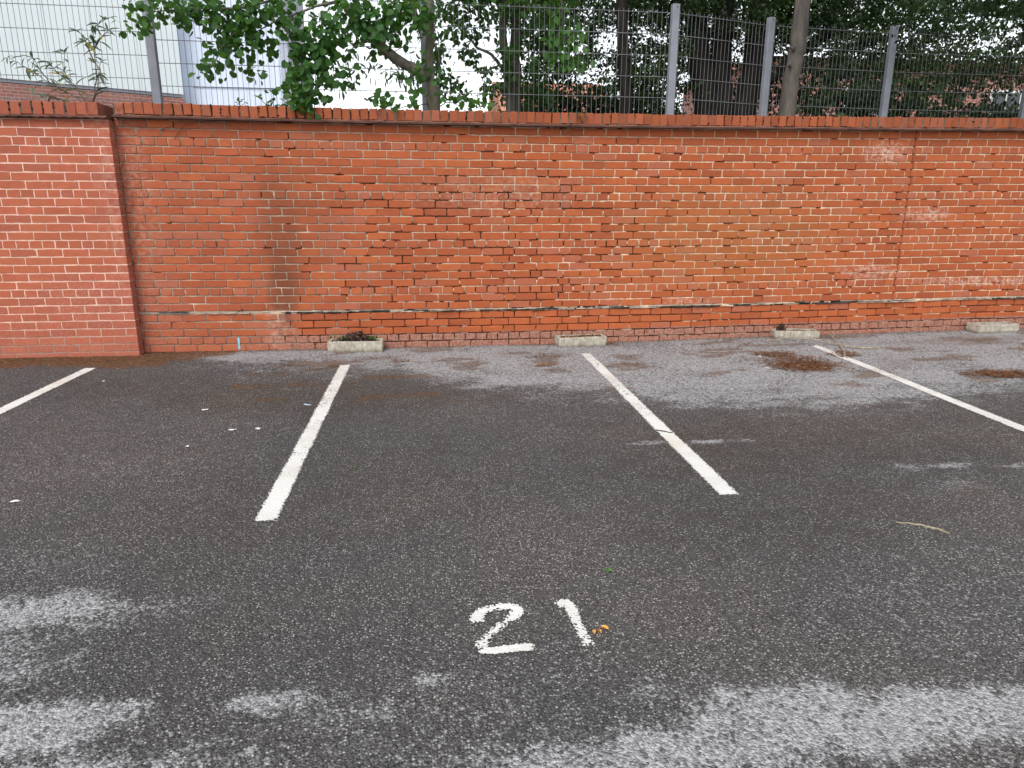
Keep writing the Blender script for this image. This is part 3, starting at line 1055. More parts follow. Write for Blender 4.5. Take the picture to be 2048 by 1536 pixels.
# ------------------------------------------------------------------ painted markings
def ribbon(name, pts, width, mat, parent=None, wear=None, zoff=0.004, caps=True, rag=0.010):
    P = [np.array(p[:2], float) for p in pts]
    # resample
    out, wr = [], []
    for i in range(len(P) - 1):
        d = np.linalg.norm(P[i + 1] - P[i])
        m = max(1, int(d / 0.012))
        for k in range(m):
            t = k / m
            out.append(P[i] * (1 - t) + P[i + 1] * t)
            if wear: wr.append(wear[i] * (1 - t) + wear[i + 1] * t)
    out.append(P[-1])
    if wear: wr.append(wear[-1])
    N = len(out)
    O = np.array(out)
    T = np.gradient(O, axis=0)
    for _ in range(3):
        T[1:-1] = (T[:-2] + T[1:-1] * 2 + T[2:]) / 4
    T /= np.linalg.norm(T, axis=1)[:, None] + 1e-9
    Nn = np.stack([-T[:, 1], T[:, 0]], 1)
    offs = np.array([-1, -0.86, -0.6, 0, 0.6, 0.86, 1.0])
    V, E, W = [], [], []
    ln = np.concatenate([[0], np.cumsum(np.linalg.norm(np.diff(O, axis=0), axis=1))])
    for i in range(N):
        hw = width / 2 + rag
        ed = min(ln[i], ln[-1] - ln[i])
        e_end = 1 - min(1.0, ed / 0.03) if caps else 0.0
        for o_ in offs:
            x, y = O[i] + Nn[i] * o_ * hw
            V.append((x, y, gz(x, y) + zoff))
            inner = max(0.0, (abs(o_) - (1 - 2.4 * rag / hw)) / (2.4 * rag / hw))
            E.append(min(1.0, max(inner, e_end)))
            W.append(wr[i] if wear else 0.0)
    Fc = []
    k = len(offs)
    for i in range(N - 1):
        for j in range(k - 1):
            Fc.append((i * k + j, i * k + k + j, i * k + k + j + 1, i * k + j + 1))
    me = np_mesh(name, np.array(V), np.array(Fc), {'edge': np.array(E), 'wear': np.array(W)})
    return link(name, me, mat, parent)


lines = [((-2.872, -0.595), (-2.94, -1.9), (-3.00, -3.6), 'white parking line meeting the brown litter below the pier'),
         ((-0.684, -0.72), (-0.712, -2.3), (-0.744, -3.90), 'white parking line running out from the planter with dead leaves and weeds'),
         ((1.569, -0.485), (1.548, -2.2), (1.527, -3.875), 'white parking line running out from the litter filled planter right of the number 21'),
         ((3.925, -0.500), (3.905, -2.0), (3.885, -3.8), 'white parking line under the fallen branch beside the largest brown litter patch'),
         ((6.18, -0.60), (6.16, -2.0), (6.15, -3.8), 'white parking line starting by the planter at the right edge')]
for a, b_, c, lab in lines:
    pts = [(a[0] + (c[0] - a[0]) * t, a[1] + (c[1] - a[1]) * t) for t in np.linspace(0, 1, 12)]
    ww = [0.45 if i < 2 else 0.22 + 0.40 * random.random() ** 2 for i in range(12)]
    o = ribbon('parking_line', pts, 0.102, M['paint'], None, ww, caps=True)
    tag(o, lab, 'road marking', 'white lines between the parking bays')
num = empty('painted_number', (0, 0, 0))
tag(num, 'hand painted worn white bay number 21 on the asphalt', 'road marking')
two = [(0.168, -4.812), (0.166, -4.785), (0.172, -4.757), (0.193, -4.736), (0.228, -4.723), (0.268, -4.716), (0.297, -4.720), (0.314, -4.737), (0.314, -4.762), (0.298, -4.785), (0.272, -4.807), (0.248, -4.832), (0.224, -4.858), (0.202, -4.884), (0.182, -4.910), (0.167, -4.936), (0.160, -4.958)]
w2 = [0.05, 0.0, 0.1, 0.2, 0.35, 0.2, 0.2, 0.1, 0.1, 0.25, 0.55, 0.45, 0.55, 0.6, 0.45, 0.2, 0.0]
o = ribbon('digit', two, 0.043, M['paint'], num, w2, rag=0.008)
two_b = [(0.150, -4.958), (0.175, -4.969), (0.21, -4.973), (0.26, -4.970), (0.31, -4.968), (0.350, -4.972)]
o2 = ribbon('digit', two_b, 0.037, M['paint'], num, [0.15, 0.2, 0.1, 0.1, 0.0, 0.0], 0.0055, rag=0.005)
me = o.data
# join both strokes of the 2 into one digit
bmv = [v.co[:] for v in o.data.vertices] + [v.co[:] for v in o2.data.vertices]
nb = len(o.data.vertices)
fc = np.array([list(p.vertices) for p in o.data.polygons] + [[i + nb for i in p.vertices] for p in o2.data.polygons])
ea = np.array([d.value for d in o.data.attributes['edge'].data] + [d.value for d in o2.data.attributes['edge'].data])
wa = np.array([d.value for d in o.data.attributes['wear'].data] + [d.value for d in o2.data.attributes['wear'].data])
bpy.data.objects.remove(o); bpy.data.objects.remove(o2)
link('digit', np_mesh('digit', np.array(bmv), fc, {'edge': ea, 'wear': wa}), M['paint'], num)
one = [(0.452, -4.748), (0.470, -4.736), (0.492, -4.722), (0.507, -4.722), (0.512, -4.75), (0.516, -4.79), (0.517, -4.83), (0.518, -4.87), (0.520, -4.91), (0.524, -4.95), (0.530, -4.995)]
w1 = [0.55, 0.35, 0.1, 0.0, 0.05, 0.2, 0.35, 0.6, 0.45, 0.55, 0.15]
ribbon('digit', one, 0.043, M['paint'], num, w1, rag=0.006)


# ------------------------------------------------------------------ planters
def planter(name, cx, cy, rz, w, d, h, label):
    z0 = gz(cx, cy) - 0.004
    t = empty(name, (cx, cy, z0), rz)
    tag(t, label, 'planter', 'concrete troughs along the foot of the wall')
    n = 12
    b = MB()
    wall_ = 0.026
    V, Fc = [], []
    # four sloped sides with a wavy cast rim, built as a ring section swept round the rectangle
    loop = []
    for i in range(n): loop.append((-w / 2 + w * i / n, -d / 2))
    m = 4
    for i in range(m): loop.append((w / 2, -d / 2 + d * i / m))
    for i in range(n): loop.append((w / 2 - w * i / n, d / 2))
    for i in range(m): loop.append((-w / 2, d / 2 - d * i / m))
    K = len(loop)
    for (x, y) in loop:
        j = lambda s: random.gauss(0, s)
        sx, sy = (w / 2 - wall_) / (w / 2), (d / 2 - wall_) / (d / 2)
        V += [(x * 0.985 + j(.001), y * 0.97 + j(.001), 0.0), (x + j(.0008), y + j(.0008), h * 0.5), (x + j(.001), y + j(.001), h - 0.006 + j(.001)),
              (x * 0.99, y * 0.98, h + j(.0012)), (x * sx + j(.001), y * sy, h + j(.0012)), (x * sx, y * sy, h * 0.45)]
    q = 6
    for i in range(K):
        i2 = (i + 1) % K
        for k in range(q - 1):
            Fc.append((i * q + k, i2 * q + k, i2 * q + k + 1, i * q + k + 1))
    Fc.append(tuple(i * q + 5 for i in range(K)))
    Fc.append(tuple(i * q for i in reversed(range(K))))
    link('trough', mesh('trough', V, Fc), M['concrete'], t)
    return t


P1 = planter('planter', -0.637, -0.105, R(-4), 0.525, 0.165, 0.108, 'pale concrete planter heaped with dead leaves and small green weeds')
P2 = planter('planter', 1.612, -0.095, R(4), 0.50, 0.17, 0.100, 'lichen stained concrete planter filled level with dry brown litter')
P3 = planter('planter', 3.935, -0.095, R(-10), 0.46, 0.17, 0.088, 'pitted concrete planter with a black dead plant behind the fallen branch')
P4 = planter('planter', 6.235, -0.125, R(2), 0.50, 0.17, 0.097, 'empty looking concrete planter nearest the right edge')


def soil_fill(P, w, d, z, amp, mat):
    n, m = 16, 6
    V, Fc = [], []
    for j in range(m + 1):
        for i in range(n + 1):
            V.append((-w / 2 + w * i / n, -d / 2 + d * j / m, z + random.uniform(-1, 1) * amp))
    for j in range(m):
        for i in range(n):
            q = j * (n + 1) + i
            Fc.append((q, q + 1, q + n + 2, q + n + 1))
    return link('soil', mesh('soil', V, Fc), mat, P)


soil_fill(P1, 0.475, 0.115, 0.092, 0.006, M['soil'])
soil_fill(P2, 0.45, 0.12, 0.090, 0.005, M['soil'])
soil_fill(P3, 0.41, 0.12, 0.068, 0.005, M['soil'])
soil_fill(P4, 0.45, 0.12, 0.062, 0.005, M['soil'])


# ------------------------------------------------------------------ leaves
def leaf_shape(kind):
    if kind == 'round':
        pts = [(0, 0, 0)]
        out = [(0.0, 0.0), (0.30, -0.10), (0.52, 0.16), (0.50, 0.50), (0.30, 0.80), (0.0, 1.0), (-0.30, 0.80), (-0.50, 0.50), (-0.52, 0.16), (-0.30, -0.10)]
        V = [(x, y - 0.0, 0.16 * abs(x) - 0.10 * (y ** 2)) for x, y in out]
        V.append((0, 0.45, -0.03))
        n = len(out)
        return np.array(V), [(i, (i + 1) % n, n) for i in range(n)]
    if kind == 'narrow':
        out = [(0.0, 0.0), (0.11, 0.25), (0.13, 0.5), (0.08, 0.8), (0, 1.0), (-0.08, 0.8), (-0.13, 0.5), (-0.11, 0.25)]
        V = [(x, y, 0.4 * abs(x) - 0.28 * y * y) for x, y in out] + [(0, 0.5, -0.08)]
        n = len(out)
        return np.array(V), [(i, (i + 1) % n, n) for i in range(n)]
    if kind == 'diamond':
        V = [(0, 0, 0), (0.30, 0.45, 0.07), (0, 1.0, -0.10), (-0.30, 0.45, 0.07)]
        return np.array(V), [(0, 1, 2), (0, 2, 3)]
    if kind == 'oval':
        out = [(0.0, 0.0), (0.26, 0.22), (0.30, 0.55), (0.0, 1.0), (-0.30, 0.55), (-0.26, 0.22)]
        V = [(x, y, 0.25 * abs(x) - 0.15 * y * y) for x, y in out]
        return np.array(V), [(0, 1, 2), (0, 2, 3), (0, 3, 4), (0, 4, 5)]


def rand_frames(n, droop=0.3, facing=None):
    """Random rotation matrices; local y is the leaf's length, local z its face."""
    d = rng.normal(size=(n, 3)); d[:, 2] -= droop * 2
    d /= np.linalg.norm(d, axis=1)[:, None]
    z = rng.normal(size=(n, 3)); z[:, 2] += 0.9
    if facing is not None:
        z += np.array(facing)
    z -= d * (z * d).sum(1)[:, None]
    z /= np.linalg.norm(z, axis=1)[:, None]
    x = np.cross(d, z)
    return np.stack([x, d, z], 2)


def leaf_mass(name, C, sizes, kind, mat, parent, droop=0.3, facing=None, tint=None):
    T, Fc = leaf_shape(kind)
    n, k = len(C), len(T)
    Rm = rand_frames(n, droop, facing)
    V = np.einsum('nij,kj->nki', Rm, T) * np.asarray(sizes)[:, None, None] + np.asarray(C)[:, None, :]
    Fc = np.array(Fc)
    Fa = (Fc[None] + (np.arange(n) * k)[:, None, None]).reshape(-1, 3)
    t = rng.random(n) if tint is None else tint
    o = link(name, np_mesh(name, V.reshape(-1, 3), Fa, {'tint': np.repeat(t, k)}), mat, parent)
    return o


_leaf_me = {}


def leaf_one(kind, mat):
    key = (kind, mat.name)
    if key not in _leaf_me:
        T, Fc = leaf_shape(kind)
        me = mesh('leaf', T, Fc)
        me.materials.append(mat)
        _leaf_me[key] = me
    return _leaf_me[key]


def leaf_parts(parent, C, sizes, kind, mat, droop=0.3, facing=None, frames=None):
    me = leaf_one(kind, mat)
    Rm = rand_frames(len(C), droop, facing) if frames is None else frames
    inv = parent.location
    for c, s, r in zip(C, sizes, Rm):
        o = bpy.data.objects.new('leaf', me)
        col.objects.link(o)
        o.parent = parent
        m = Matrix([list(map(float, row)) for row in r]).to_4x4()
        m = m @ Matrix.Scale(float(s), 4)
        m.translation = Vector(tuple(map(float, c))) - inv
        o.matrix_basis = m


def clumps(centers, per, spread):
    C = np.repeat(np.asarray(centers, float), per, axis=0)
    return C + rng.normal(size=C.shape) * np.asarray(spread)


# ------------------------------------------------------------------ fence of welded mesh on posts
fence = empty('mesh_fence', (0, 0.52, 1.95))
tag(fence, 'tall grey welded mesh fence on square steel posts behind the wall', 'fence')
FO = Vector((0, 0.52, 1.95))
posts = [(-4.9, 0.52), (-2.405, 0.52), (0.115, 0.52), (2.615, 0.52), (3.81, 0.88), (5.34, 1.02), (7.12, 1.02), (8.9, 1.02)]
for i, (x, y) in enumerate(posts):
    b = MB()
    top = 3.33
    an = math.atan2(posts[min(i + 1, 7)][1] - posts[max(i - 1, 0)][1], posts[min(i + 1, 7)][0] - posts[max(i - 1, 0)][0])
    p = empty('fence_post', Vector((x, y, 0)) + Vector((0, 0.0, 1.95)) - FO)
    bpy.data.objects.remove(p)
    hw, hd, ch = 0.038, 0.030, 0.005
    sec = [(-hw + ch, -hd), (hw - ch, -hd), (hw, -hd + ch), (hw, hd - ch), (hw - ch, hd), (-hw + ch, hd), (-hw, hd - ch), (-hw, -hd + ch)]
    V = [(sx, sy, z) for z in (0.0, top - 1.95) for sx, sy in sec]
    Fc = [(k, (k + 1) % 8, 8 + (k + 1) % 8, 8 + k) for k in range(8)] + [tuple(range(8, 16)), tuple(reversed(range(8)))]
    b.add(V, Fc)
    o = b.build('fence_post', M['galv'], fence)
    o.location = Vector((x, y - 0.045, 1.95)) - FO
    o.rotation_euler = (0, 0, an)
    c = MB()
    c.tube([(0.006, -0.0335, top - 1.95 - 0.028), (0.006, -0.0295, top - 1.95 - 0.028)], 0.006, 8)
    h = c.build('bolt', M['bolt'], o)
for i in range(len(posts) - 1):
    (xa, ya), (xb, yb) = posts[i], posts[i + 1]
    Ln = math.hypot(xb - xa, yb - ya)
    b = MB()
    ztop = 3.325 if i == 0 else 3.262
    r = 0.0017
    nv = int((Ln - 0.06) / 0.05)
    for k in range(nv + 1):
        s = 0.03 + 0.05 * k + random.gauss(0, 0.0006)
        b.box(s - r, s + r, -r, r, 0.03, ztop - 1.95 + 0.028)
    zz = ztop
    while zz > 2.0:
        b.box(0.01, Ln - 0.01, -r - 0.0065, -r - 0.0005, zz - 1.95 - 0.0028, zz - 1.95 + 0.0028)
        zz -= 0.2
    o = b.build('mesh_panel', M['wire'], fence)
    o['kind'] = 'stuff'
    o.location = Vector((xa, ya, 1.95)) - FO
    o.rotation_euler = (0, 0, math.atan2(yb - ya, xb - xa))

# ------------------------------------------------------------------ buildings beyond
wh = empty('warehouse', (-9.56, 11.96, 1.9))
tag(wh, 'pale clad warehouse on a low red brick base beyond the fence', 'building')


def slab(x0, y0, x1, y1, z0, z1, th, o0):
    """A wall panel between two plan points, thickness away from the camera."""
    d = Vector((x1 - x0, y1 - y0, 0)).normalized()
    nn = Vector((-d.y, d.x, 0)) * th
    a, c = Vector((x0, y0, 0)), Vector((x1, y1, 0))
    V = []
    for z in (z0, z1):
        for q in (a, c, c + nn, a + nn):
            V.append(Vector((q.x, q.y, z)) - o0)
    return V, [(0, 3, 2, 1), (4, 5, 6, 7), (0, 1, 5, 4), (1, 2, 6, 5), (2, 3, 7, 6), (3, 0, 4, 7)]


o0 = Vector((-9.56, 11.96, 1.9))
ax, ay, bx_, by_ = -18.0, 6.61, -6.14, 14.13
b = MB(); b.add(*slab(ax, ay, bx_, by_, 1.9, 4.0, 0.3, o0)); b.build('brick_base', M['farbrick'], wh)
dd = Vector((bx_ - ax, by_ - ay, 0)); Lw = dd.length; dd.normalize()
b = MB()
b.add(*slab(ax, ay, bx_, by_, 4.03, 4.10, 0.34, o0 + Vector((0.03, -0.05, 0))))
b.build('drip_flashing', M['trim'], wh)
npan = int(Lw / 1.0)
for i in range(npan):
    s0, s1 = i * Lw / npan + 0.004, (i + 1) * Lw / npan - 0.004
    p0, p1 = Vector((ax, ay, 0)) + dd * s0, Vector((ax, ay, 0)) + dd * s1
    b = MB(); b.add(*slab(p0.x, p0.y, p1.x, p1.y, 4.10, 11.0, 0.25, o0)); b.build('cladding_panel', M['clad'], wh)
shed = empty('metal_shed', (-4.8, 14.2, 1.9))
tag(shed, 'lavender grey building of ribbed metal sheet beside the pale warehouse', 'building')
so0 = Vector((-4.8, 14.2, 1.9))
xs = -6.6
while xs < -3.62:
    V, Fc = [], []
    w = 0.5
    prof = []
    for k in range(5):
        u = k * 0.1
        prof += [(u, 0.0), (u + 0.06, 0.0), (u + 0.066, -0.006), (u + 0.094, -0.006)]
    prof.append((0.498, 0.0))
    for (u, y) in prof:
        V += [Vector((xs + u, 14.6 + y, 1.9)) - so0, Vector((xs + u, 14.6 + y, 9.5)) - so0]
    for k in range(len(prof) - 1):
        Fc.append((2 * k, 2 * k + 2, 2 * k + 3, 2 * k + 1))
    link('metal_sheet', mesh('metal_sheet', V, Fc), M['clad2'], shed)
    xs += 0.5
b = MB(); b.box(-6.7 + 4.8, -3.7 + 4.8, 0.43, 6.0, 0, 7.55); b.build('building_body', M['trim'], shed)
b = MB(); b.box(-3.64 + 4.8, -3.42 + 4.8, 0.36, 0.6, 0, 7.6); b.build('corner_flashing', M['trim'], shed)
b = MB(); b.box(-6.0 + 4.8, -3.7 + 4.8, 0.365, 0.376, 2.45, 2.475); b.build('sheet_lap', M['trim'], shed)


def house(name, x0, x1, y0, y1, ze, zr, label, wins):
    c = Vector(((x0 + x1) / 2, y0, 1.9))
    t = empty(name, c)
    tag(t, label, 'house')
    b = MB(); b.box(x0 - c.x, x1 - c.x, 0, y1 - y0, 0, ze - 1.9); b.build('wall', M['farbrick'], t)
    b = MB()
    ym = (y1 - y0) / 2
    V = [(x0 - c.x - .2, -0.25, ze - 1.9 + 0.01), (x1 - c.x + .2, -0.25, ze - 1.9 + 0.01), (x1 - c.x + .2, ym, zr - 1.9), (x0 - c.x - .2, ym, zr - 1.9), (x1 - c.x + .2, y1 - y0 + .25, ze - 1.9 + 0.01), (x0 - c.x - .2, y1 - y0 + .25, ze - 1.9 + 0.01)]
    b.add(V, [(0, 1, 2, 3), (3, 2, 4, 5), (0, 3, 5), (1, 4, 2), (0, 5, 4, 1)])
    b.build('roof', M['roof'], t)
    for (wx, wz) in wins:
        f = MB(); f.box(wx - .5, wx + .5, -0.03, 0.05, wz - .6, wz + .6); fo = f.build('window', M['frame'], t)
        g_ = MB(); g_.box(wx - .42, wx - .03, -0.045, -0.032, wz - .52, wz + .52); g_.build('pane', M['glass'], fo)
        g_ = MB(); g_.box(wx + .03, wx + .42, -0.045, -0.032, wz - .52, wz + .52); g_.build('pane', M['glass'], fo)


house('brick_house', 9.6, 21.0, 12.5, 19.0, 5.15, 5.4, 'pinkish brick house glimpsed through leaves at the right', [(-3.0, 2.0), (1.5, 2.0)])
house('brick_house', 3.4, 7.6, 21.0, 27.0, 4.6, 6.1, 'distant house with orange tiled roof glimpsed between tree trunks', [])
b = MB()
b.add([(8.3, 20, 1.9), (10.4, 20, 1.9), (10.4, 24, 1.9), (8.3, 24, 1.9), (8.3, 20, 4.4), (10.4, 20, 4.4), (10.4, 24, 5.8), (8.3, 24, 5.8)], [(0, 3, 2, 1), (4, 5, 6, 7), (0, 1, 5, 4), (1, 2, 6, 5), (2, 3, 7, 6), (3, 0, 4, 7)])
o = b.build('outbuilding', M['paleroof'])
tag(o, 'low outbuilding with pale blue grey sloping roof behind the trees', 'building')


# ------------------------------------------------------------------ trees
def path(pts, n=5, jit=0.0):
    P = [Vector(p) for p in pts]
    out = []
    for i in range(len(P) - 1):
        p0, p1, p2, p3 = P[max(i - 1, 0)], P[i], P[i + 1], P[min(i + 2, len(P) - 1)]
        for k in range(n):
            t = k / n
            out.append(0.5 * ((2 * p1) + (p2 - p0) * t + (2 * p0 - 5 * p1 + 4 * p2 - p3) * t * t + (3 * p1 - p0 - 3 * p2 + p3) * t ** 3) + Vector((random.gauss(0, jit), random.gauss(0, jit), random.gauss(0, jit))))
    out.append(P[-1])
    return out


def taper(pts, r0, r1):
    n = len(pts)
    return [r0 + (r1 - r0) * i / (n - 1) for i in range(n)]


# round-leaved tree growing between wall and fence
A0 = Vector((0.18, 0.30, 1.95))
ta = empty('round_leaved_tree', A0)
tag(ta, 'leafy tree with round leaves and forked trunk, one long limb leaning left over the wall', 'tree')
b = MB()
pt = path([(0.185, 0.30, 1.95), (0.19, 0.30, 2.25), (0.175, 0.30, 2.45), (0.145, 0.30, 2.62), (0.155, 0.30, 2.85), (0.17, 0.31, 3.15), (0.15, 0.35, 3.7), (0.05, 0.4, 4.6), (0.0, 0.5, 5.6)], 4, 0.003)
b.tube([p - A0 for p in pt], [0.052] * 5 + [0.062, 0.066, 0.064, 0.058, 0.055] + taper(pt[10:], 0.047, 0.02), 10, True, 0.12)
b.build('trunk', M['barkA'], ta, True)
b = MB()
pl_ = path([(0.13, 0.29, 2.56), (0.02, 0.26, 2.62), (-0.17, 0.24, 2.72), (-0.36, 0.20, 2.86), (-0.50, 0.14, 3.00), (-0.64, 0.08, 3.17), (-0.85, 0.0, 3.4), (-1.3, -0.05, 3.75), (-1.9, -0.1, 3.95)], 4, 0.003)
b.tube([p - A0 for p in pl_], taper(pl_, 0.055, 0.022), 10, True, 0.10)
b.build('limb', M['barkA'], ta, True)
tw = MB()


def twig(pts, r0, r1):
    p = path(pts, 4, 0.004)
    tw.tube([q - A0 for q in p], taper(p, r0, r1), 5)


twig([(0.15, 0.3, 2.95), (0.06, 0.27, 3.03), (-0.10, 0.24, 3.15), (-0.4, 0.2, 3.3)], 0.024, 0.010)
twig([(-0.10, 0.24, 3.12), (-0.25, 0.2, 2.98), (-0.42, 0.18, 2.90)], 0.010, 0.004)
twig([(-0.02, 0.25, 3.1), (-0.12, 0.2, 2.95), (-0.27, 0.2, 2.85)], 0.009, 0.003)
twig([(-0.36, 0.2, 2.86), (-0.50, 0.12, 2.80), (-0.62, 0.1, 2.68)], 0.010, 0.003)
twig([(-0.62, 0.1, 3.15), (-0.85, 0.05, 3.08), (-1.15, 0.05, 2.98), (-1.4, 0.05, 2.85)], 0.016, 0.004)
twig([(-0.75, 0.05, 3.28), (-1.1, 0.02, 3.15), (-1.5, 0.0, 3.04), (-1.9, 0.0, 3.02), (-2.25, 0.0, 2.98)], 0.016, 0.004)
twig([(-1.5, 0.0, 3.04), (-1.55, 0.0, 2.85), (-1.72, 0.02, 2.68), (-1.8, 0.02, 2.55)], 0.008, 0.002)
twig([(-1.15, 0.05, 2.98), (-1.06, 0.08, 2.75), (-1.02, 0.1, 2.5), (-1.05, 0.08, 2.25)], 0.009, 0.003)
twig([(-0.62, 0.1, 3.1), (-0.8, 0.12, 2.85), (-0.88, 0.14, 2.6), (-0.92, 0.12, 2.35)], 0.009, 0.003)
twig([(0.17, 0.3, 2.33), (0.30, 0.26, 2.44), (0.48, 0.25, 2.40), (0.62, 0.25, 2.33)], 0.006, 0.002)
twig([(0.2, 0.3, 2.28), (0.34, 0.26, 2.34), (0.5, 0.24, 2.26), (0.66, 0.22, 2.28)], 0.006, 0.002)
twig([(0.12, 0.3, 2.32), (-0.05, 0.24, 2.30), (-0.2, 0.22, 2.27), (-0.42, 0.2, 2.34)], 0.006, 0.002)
twig([(0.05, 0.3, 3.3), (0.02, 0.25, 3.05), (-0.06, 0.22, 2.85), (-0.2, 0.2, 2.75)], 0.008, 0.003)
twig([(0.16, 0.3, 2.9), (0.24, 0.33, 2.8), (0.26, 0.35, 2.65)], 0.012, 0.005)
o = tw.build('twigs', M['barkA'], ta, True)
o['kind'] = 'stuff'
# foliage: clusters (x, z, rx, rz, leaves)
clA = [(-2.36, 2.93, .10, .09, 34), (-2.22, 3.02, .12, .08, 30), (-2.05, 3.03, .14, .06, 36), (-1.85, 3.02, .16, .08, 70), (-1.65, 3.00, .16, .10, 90), (-1.45, 2.98, .16, .10, 85), (-1.25, 3.05, .15, .09, 60),
       (-1.58, 2.82, .13, .07, 44), (-1.40, 2.78, .12, .09, 46), (-1.75, 2.70, .06, .07, 16), (-1.76, 2.60, .06, .06, 12), (-1.85, 2.52, .06, .05, 9), (-1.48, 2.62, .10, .06, 14), (-1.38, 2.52, .07, .05, 7), (-1.62, 2.62, .06, .06, 9),
       (-1.05, 2.92, .13, .12, 60), (-1.02, 2.72, .10, .10, 44), (-1.04, 2.55, .09, .09, 44), (-1.06, 2.40, .10, .08, 48), (-1.00, 2.28, .10, .06, 36), (-0.86, 2.62, .10, .10, 46), (-0.88, 2.42, .10, .09, 44), (-0.86, 2.78, .11, .10, 50),
       (-0.72, 2.70, .10, .12, 34), (-0.72, 2.95, .14, .12, 60), (-0.50, 3.05, .14, .10, 90), (-0.62, 2.52, .10, .05, 18), (-0.70, 2.45, .08, .04, 10), (-0.40, 2.90, .14, .08, 55), (-0.25, 3.02, .16, .10, 80), (-0.05, 3.08, .15, .10, 70), (-0.30, 2.78, .10, .07, 16), (-0.15, 2.90, .12, .06, 20),
       (-0.38, 2.33, .10, .05, 12), (-0.22, 2.30, .12, .04, 16), (-0.02, 2.40, .06, .07, 12), (0.08, 2.62, .06, .12, 18), (0.10, 3.05, .10, .10, 30), (0.32, 2.38, .10, .06, 9), (0.46, 2.30, .10, .05, 14), (0.62, 2.33, .08, .05, 8), (0.25, 2.55, .06, .12, 10),
       (-1.04, 2.22, .06, .04, 10), (-0.96, 2.20, .05, .04, 8), (-2.5, 2.86, .05, .04, 4)]
C = []
for (x, z, rx, rz, n) in clA:
    n = int(n * 1.35)
    q = np.stack([x + rng.normal(size=n) * rx * 0.75, 0.08 + rng.normal(size=n) * 0.14, z + rng.normal(size=n) * rz * 0.75], 1)
    if z < 2.3:
        q[:, 1] = -0.03 + rng.normal(size=n) * 0.03
    C.append(q)
C = np.concatenate(C)
# leaves keep clear of the wall and lie above it
C = C[(C[:, 2] > 2.27) | (C[:, 1] < -0.04)]
C[:, 1] = np.where((C[:, 2] < 2.27), np.minimum(C[:, 1], -0.06), np.minimum(C[:, 1], 0.42))
S = 0.034 + 0.036 * rng.random(len(C)) ** 0.8
dist = np.linalg.norm(C - np.array(CAM), axis=1) - S * 6 + rng.random(len(C)) * 0.25
order = np.argsort(dist)
leaf_parts(ta, C[order[:300]], S[order[:300]], 'round', M['leafA_one'], 0.45, (0, -0.9, 0.1))
hi = np.stack([rng.uniform(-2.6, 1.2, 1800), rng.normal(0.3, 0.6, 1800), rng.uniform(3.25, 4.8, 1800)], 1)
rest = np.concatenate([C[order[300:]], hi]) - np.array(A0)
o = leaf_mass('crown', rest, 0.036 + 0.036 * rng.random(len(rest)), 'round', M['leafA'], ta, 0.45, (0, -0.7, 0.1))
o['kind'] = 'stuff'


def big_tree(name, base, label, cat, stems, bark, clusters, group=None):
    base = Vector(base)
    t = empty(name, base)
    tag(t, label, cat, group)
    for pname, pts, r0, r1 in stems:
        b = MB()
        p = path(pts, 5, 0.006)
        b.tube([q - base for q in p], taper(p, r0, r1), 10, True, 0.14)
        b.build(pname, bark, t, True)
    C, sz, kind, mat, droop = clusters
    tn = np.clip(fbm(C[:, 0] * 2.2 + C[:, 1], C[:, 2] * 3.5, 431, 3) * 2.0 - 0.75 + 0.35 * rng.random(len(C)), 0, 0.99)
    o = leaf_mass('crown', C - np.array(base), sz, kind, mat, t, droop, None, tn)
    o['kind'] = 'stuff'
    return t


def fill(x0, x1, y0, y1, z0, z1, ncl, per, spread, holes=(), seed=0):
    """Twig clusters through a crown, with open places where nothing grows."""
    cx = rng.uniform(x0, x1, ncl); cy = rng.uniform(y0, y1, ncl); cz = rng.uniform(z0, z1, ncl)
    keep = np.ones(ncl, bool)
    per = int(per * 1.35)
    an = rng.uniform(0, 2 * math.pi, ncl)
    ln = np.array(spread)[0] * rng.uniform(1.2, 2.4, ncl)
    dz = rng.normal(-0.12, 0.16, ncl)
    t = rng.uniform(-1, 1, (ncl, per))
    C = np.stack([cx[:, None] + np.cos(an)[:, None] * ln[:, None] * t, cy[:, None] + np.sin(an)[:, None] * ln[:, None] * t,
                  cz[:, None] + dz[:, None] * t * 0.5 - 0.10 * t * t * ln[:, None] / 0.2], 2).reshape(-1, 3)
    C = C + rng.normal(size=C.shape) * np.array([0.04, 0.04, 0.022])
    k = np.ones(len(C), bool)
    e = (fbm(C[:, 0] * 2.6, C[:, 2] * 2.6, 400 + seed, 3) - 0.5) * 1.2
    for (hx, hz, hrx, hrz) in holes:
        d = ((C[:, 0] - hx) / hrx) ** 2 + ((C[:, 2] - hz) / hrz) ** 2
        k &= ~((d < 1 + e) & (rng.random(len(C)) < 0.93))
    return C[k]


holes3 = [(1.98, 3.30, .22, .13), (2.55, 3.42, .26, .11), (4.42, 3.32, .12, .30), (3.42, 2.98, .12, .10), (3.48, 2.76, .20, .10), (4.86, 3.22, .12, .26), (4.88, 2.78, .14, .10), (1.32, 3.08, .20, .22),
          (0.98, 3.42, .22, .10), (0.78, 2.86, .60, .14), (5.36, 3.55, .12, .09), (5.80, 3.52, .14, .08), (6.15, 3.35, .22, .11), (6.8, 3.75, .16, .14), (6.85, 3.10, .12, .07), (2.35, 3.02, .26, .08), (0.55, 3.1, .12, .14), (6.3, 3.05, .2, .05), (5.4, 3.12, .16, .05)]
holes4 = [(x * 1.095, 1.45 + (z - 1.45) * 1.095, a * 1.15, b_ * 1.15) for x, z, a, b_ in holes3]
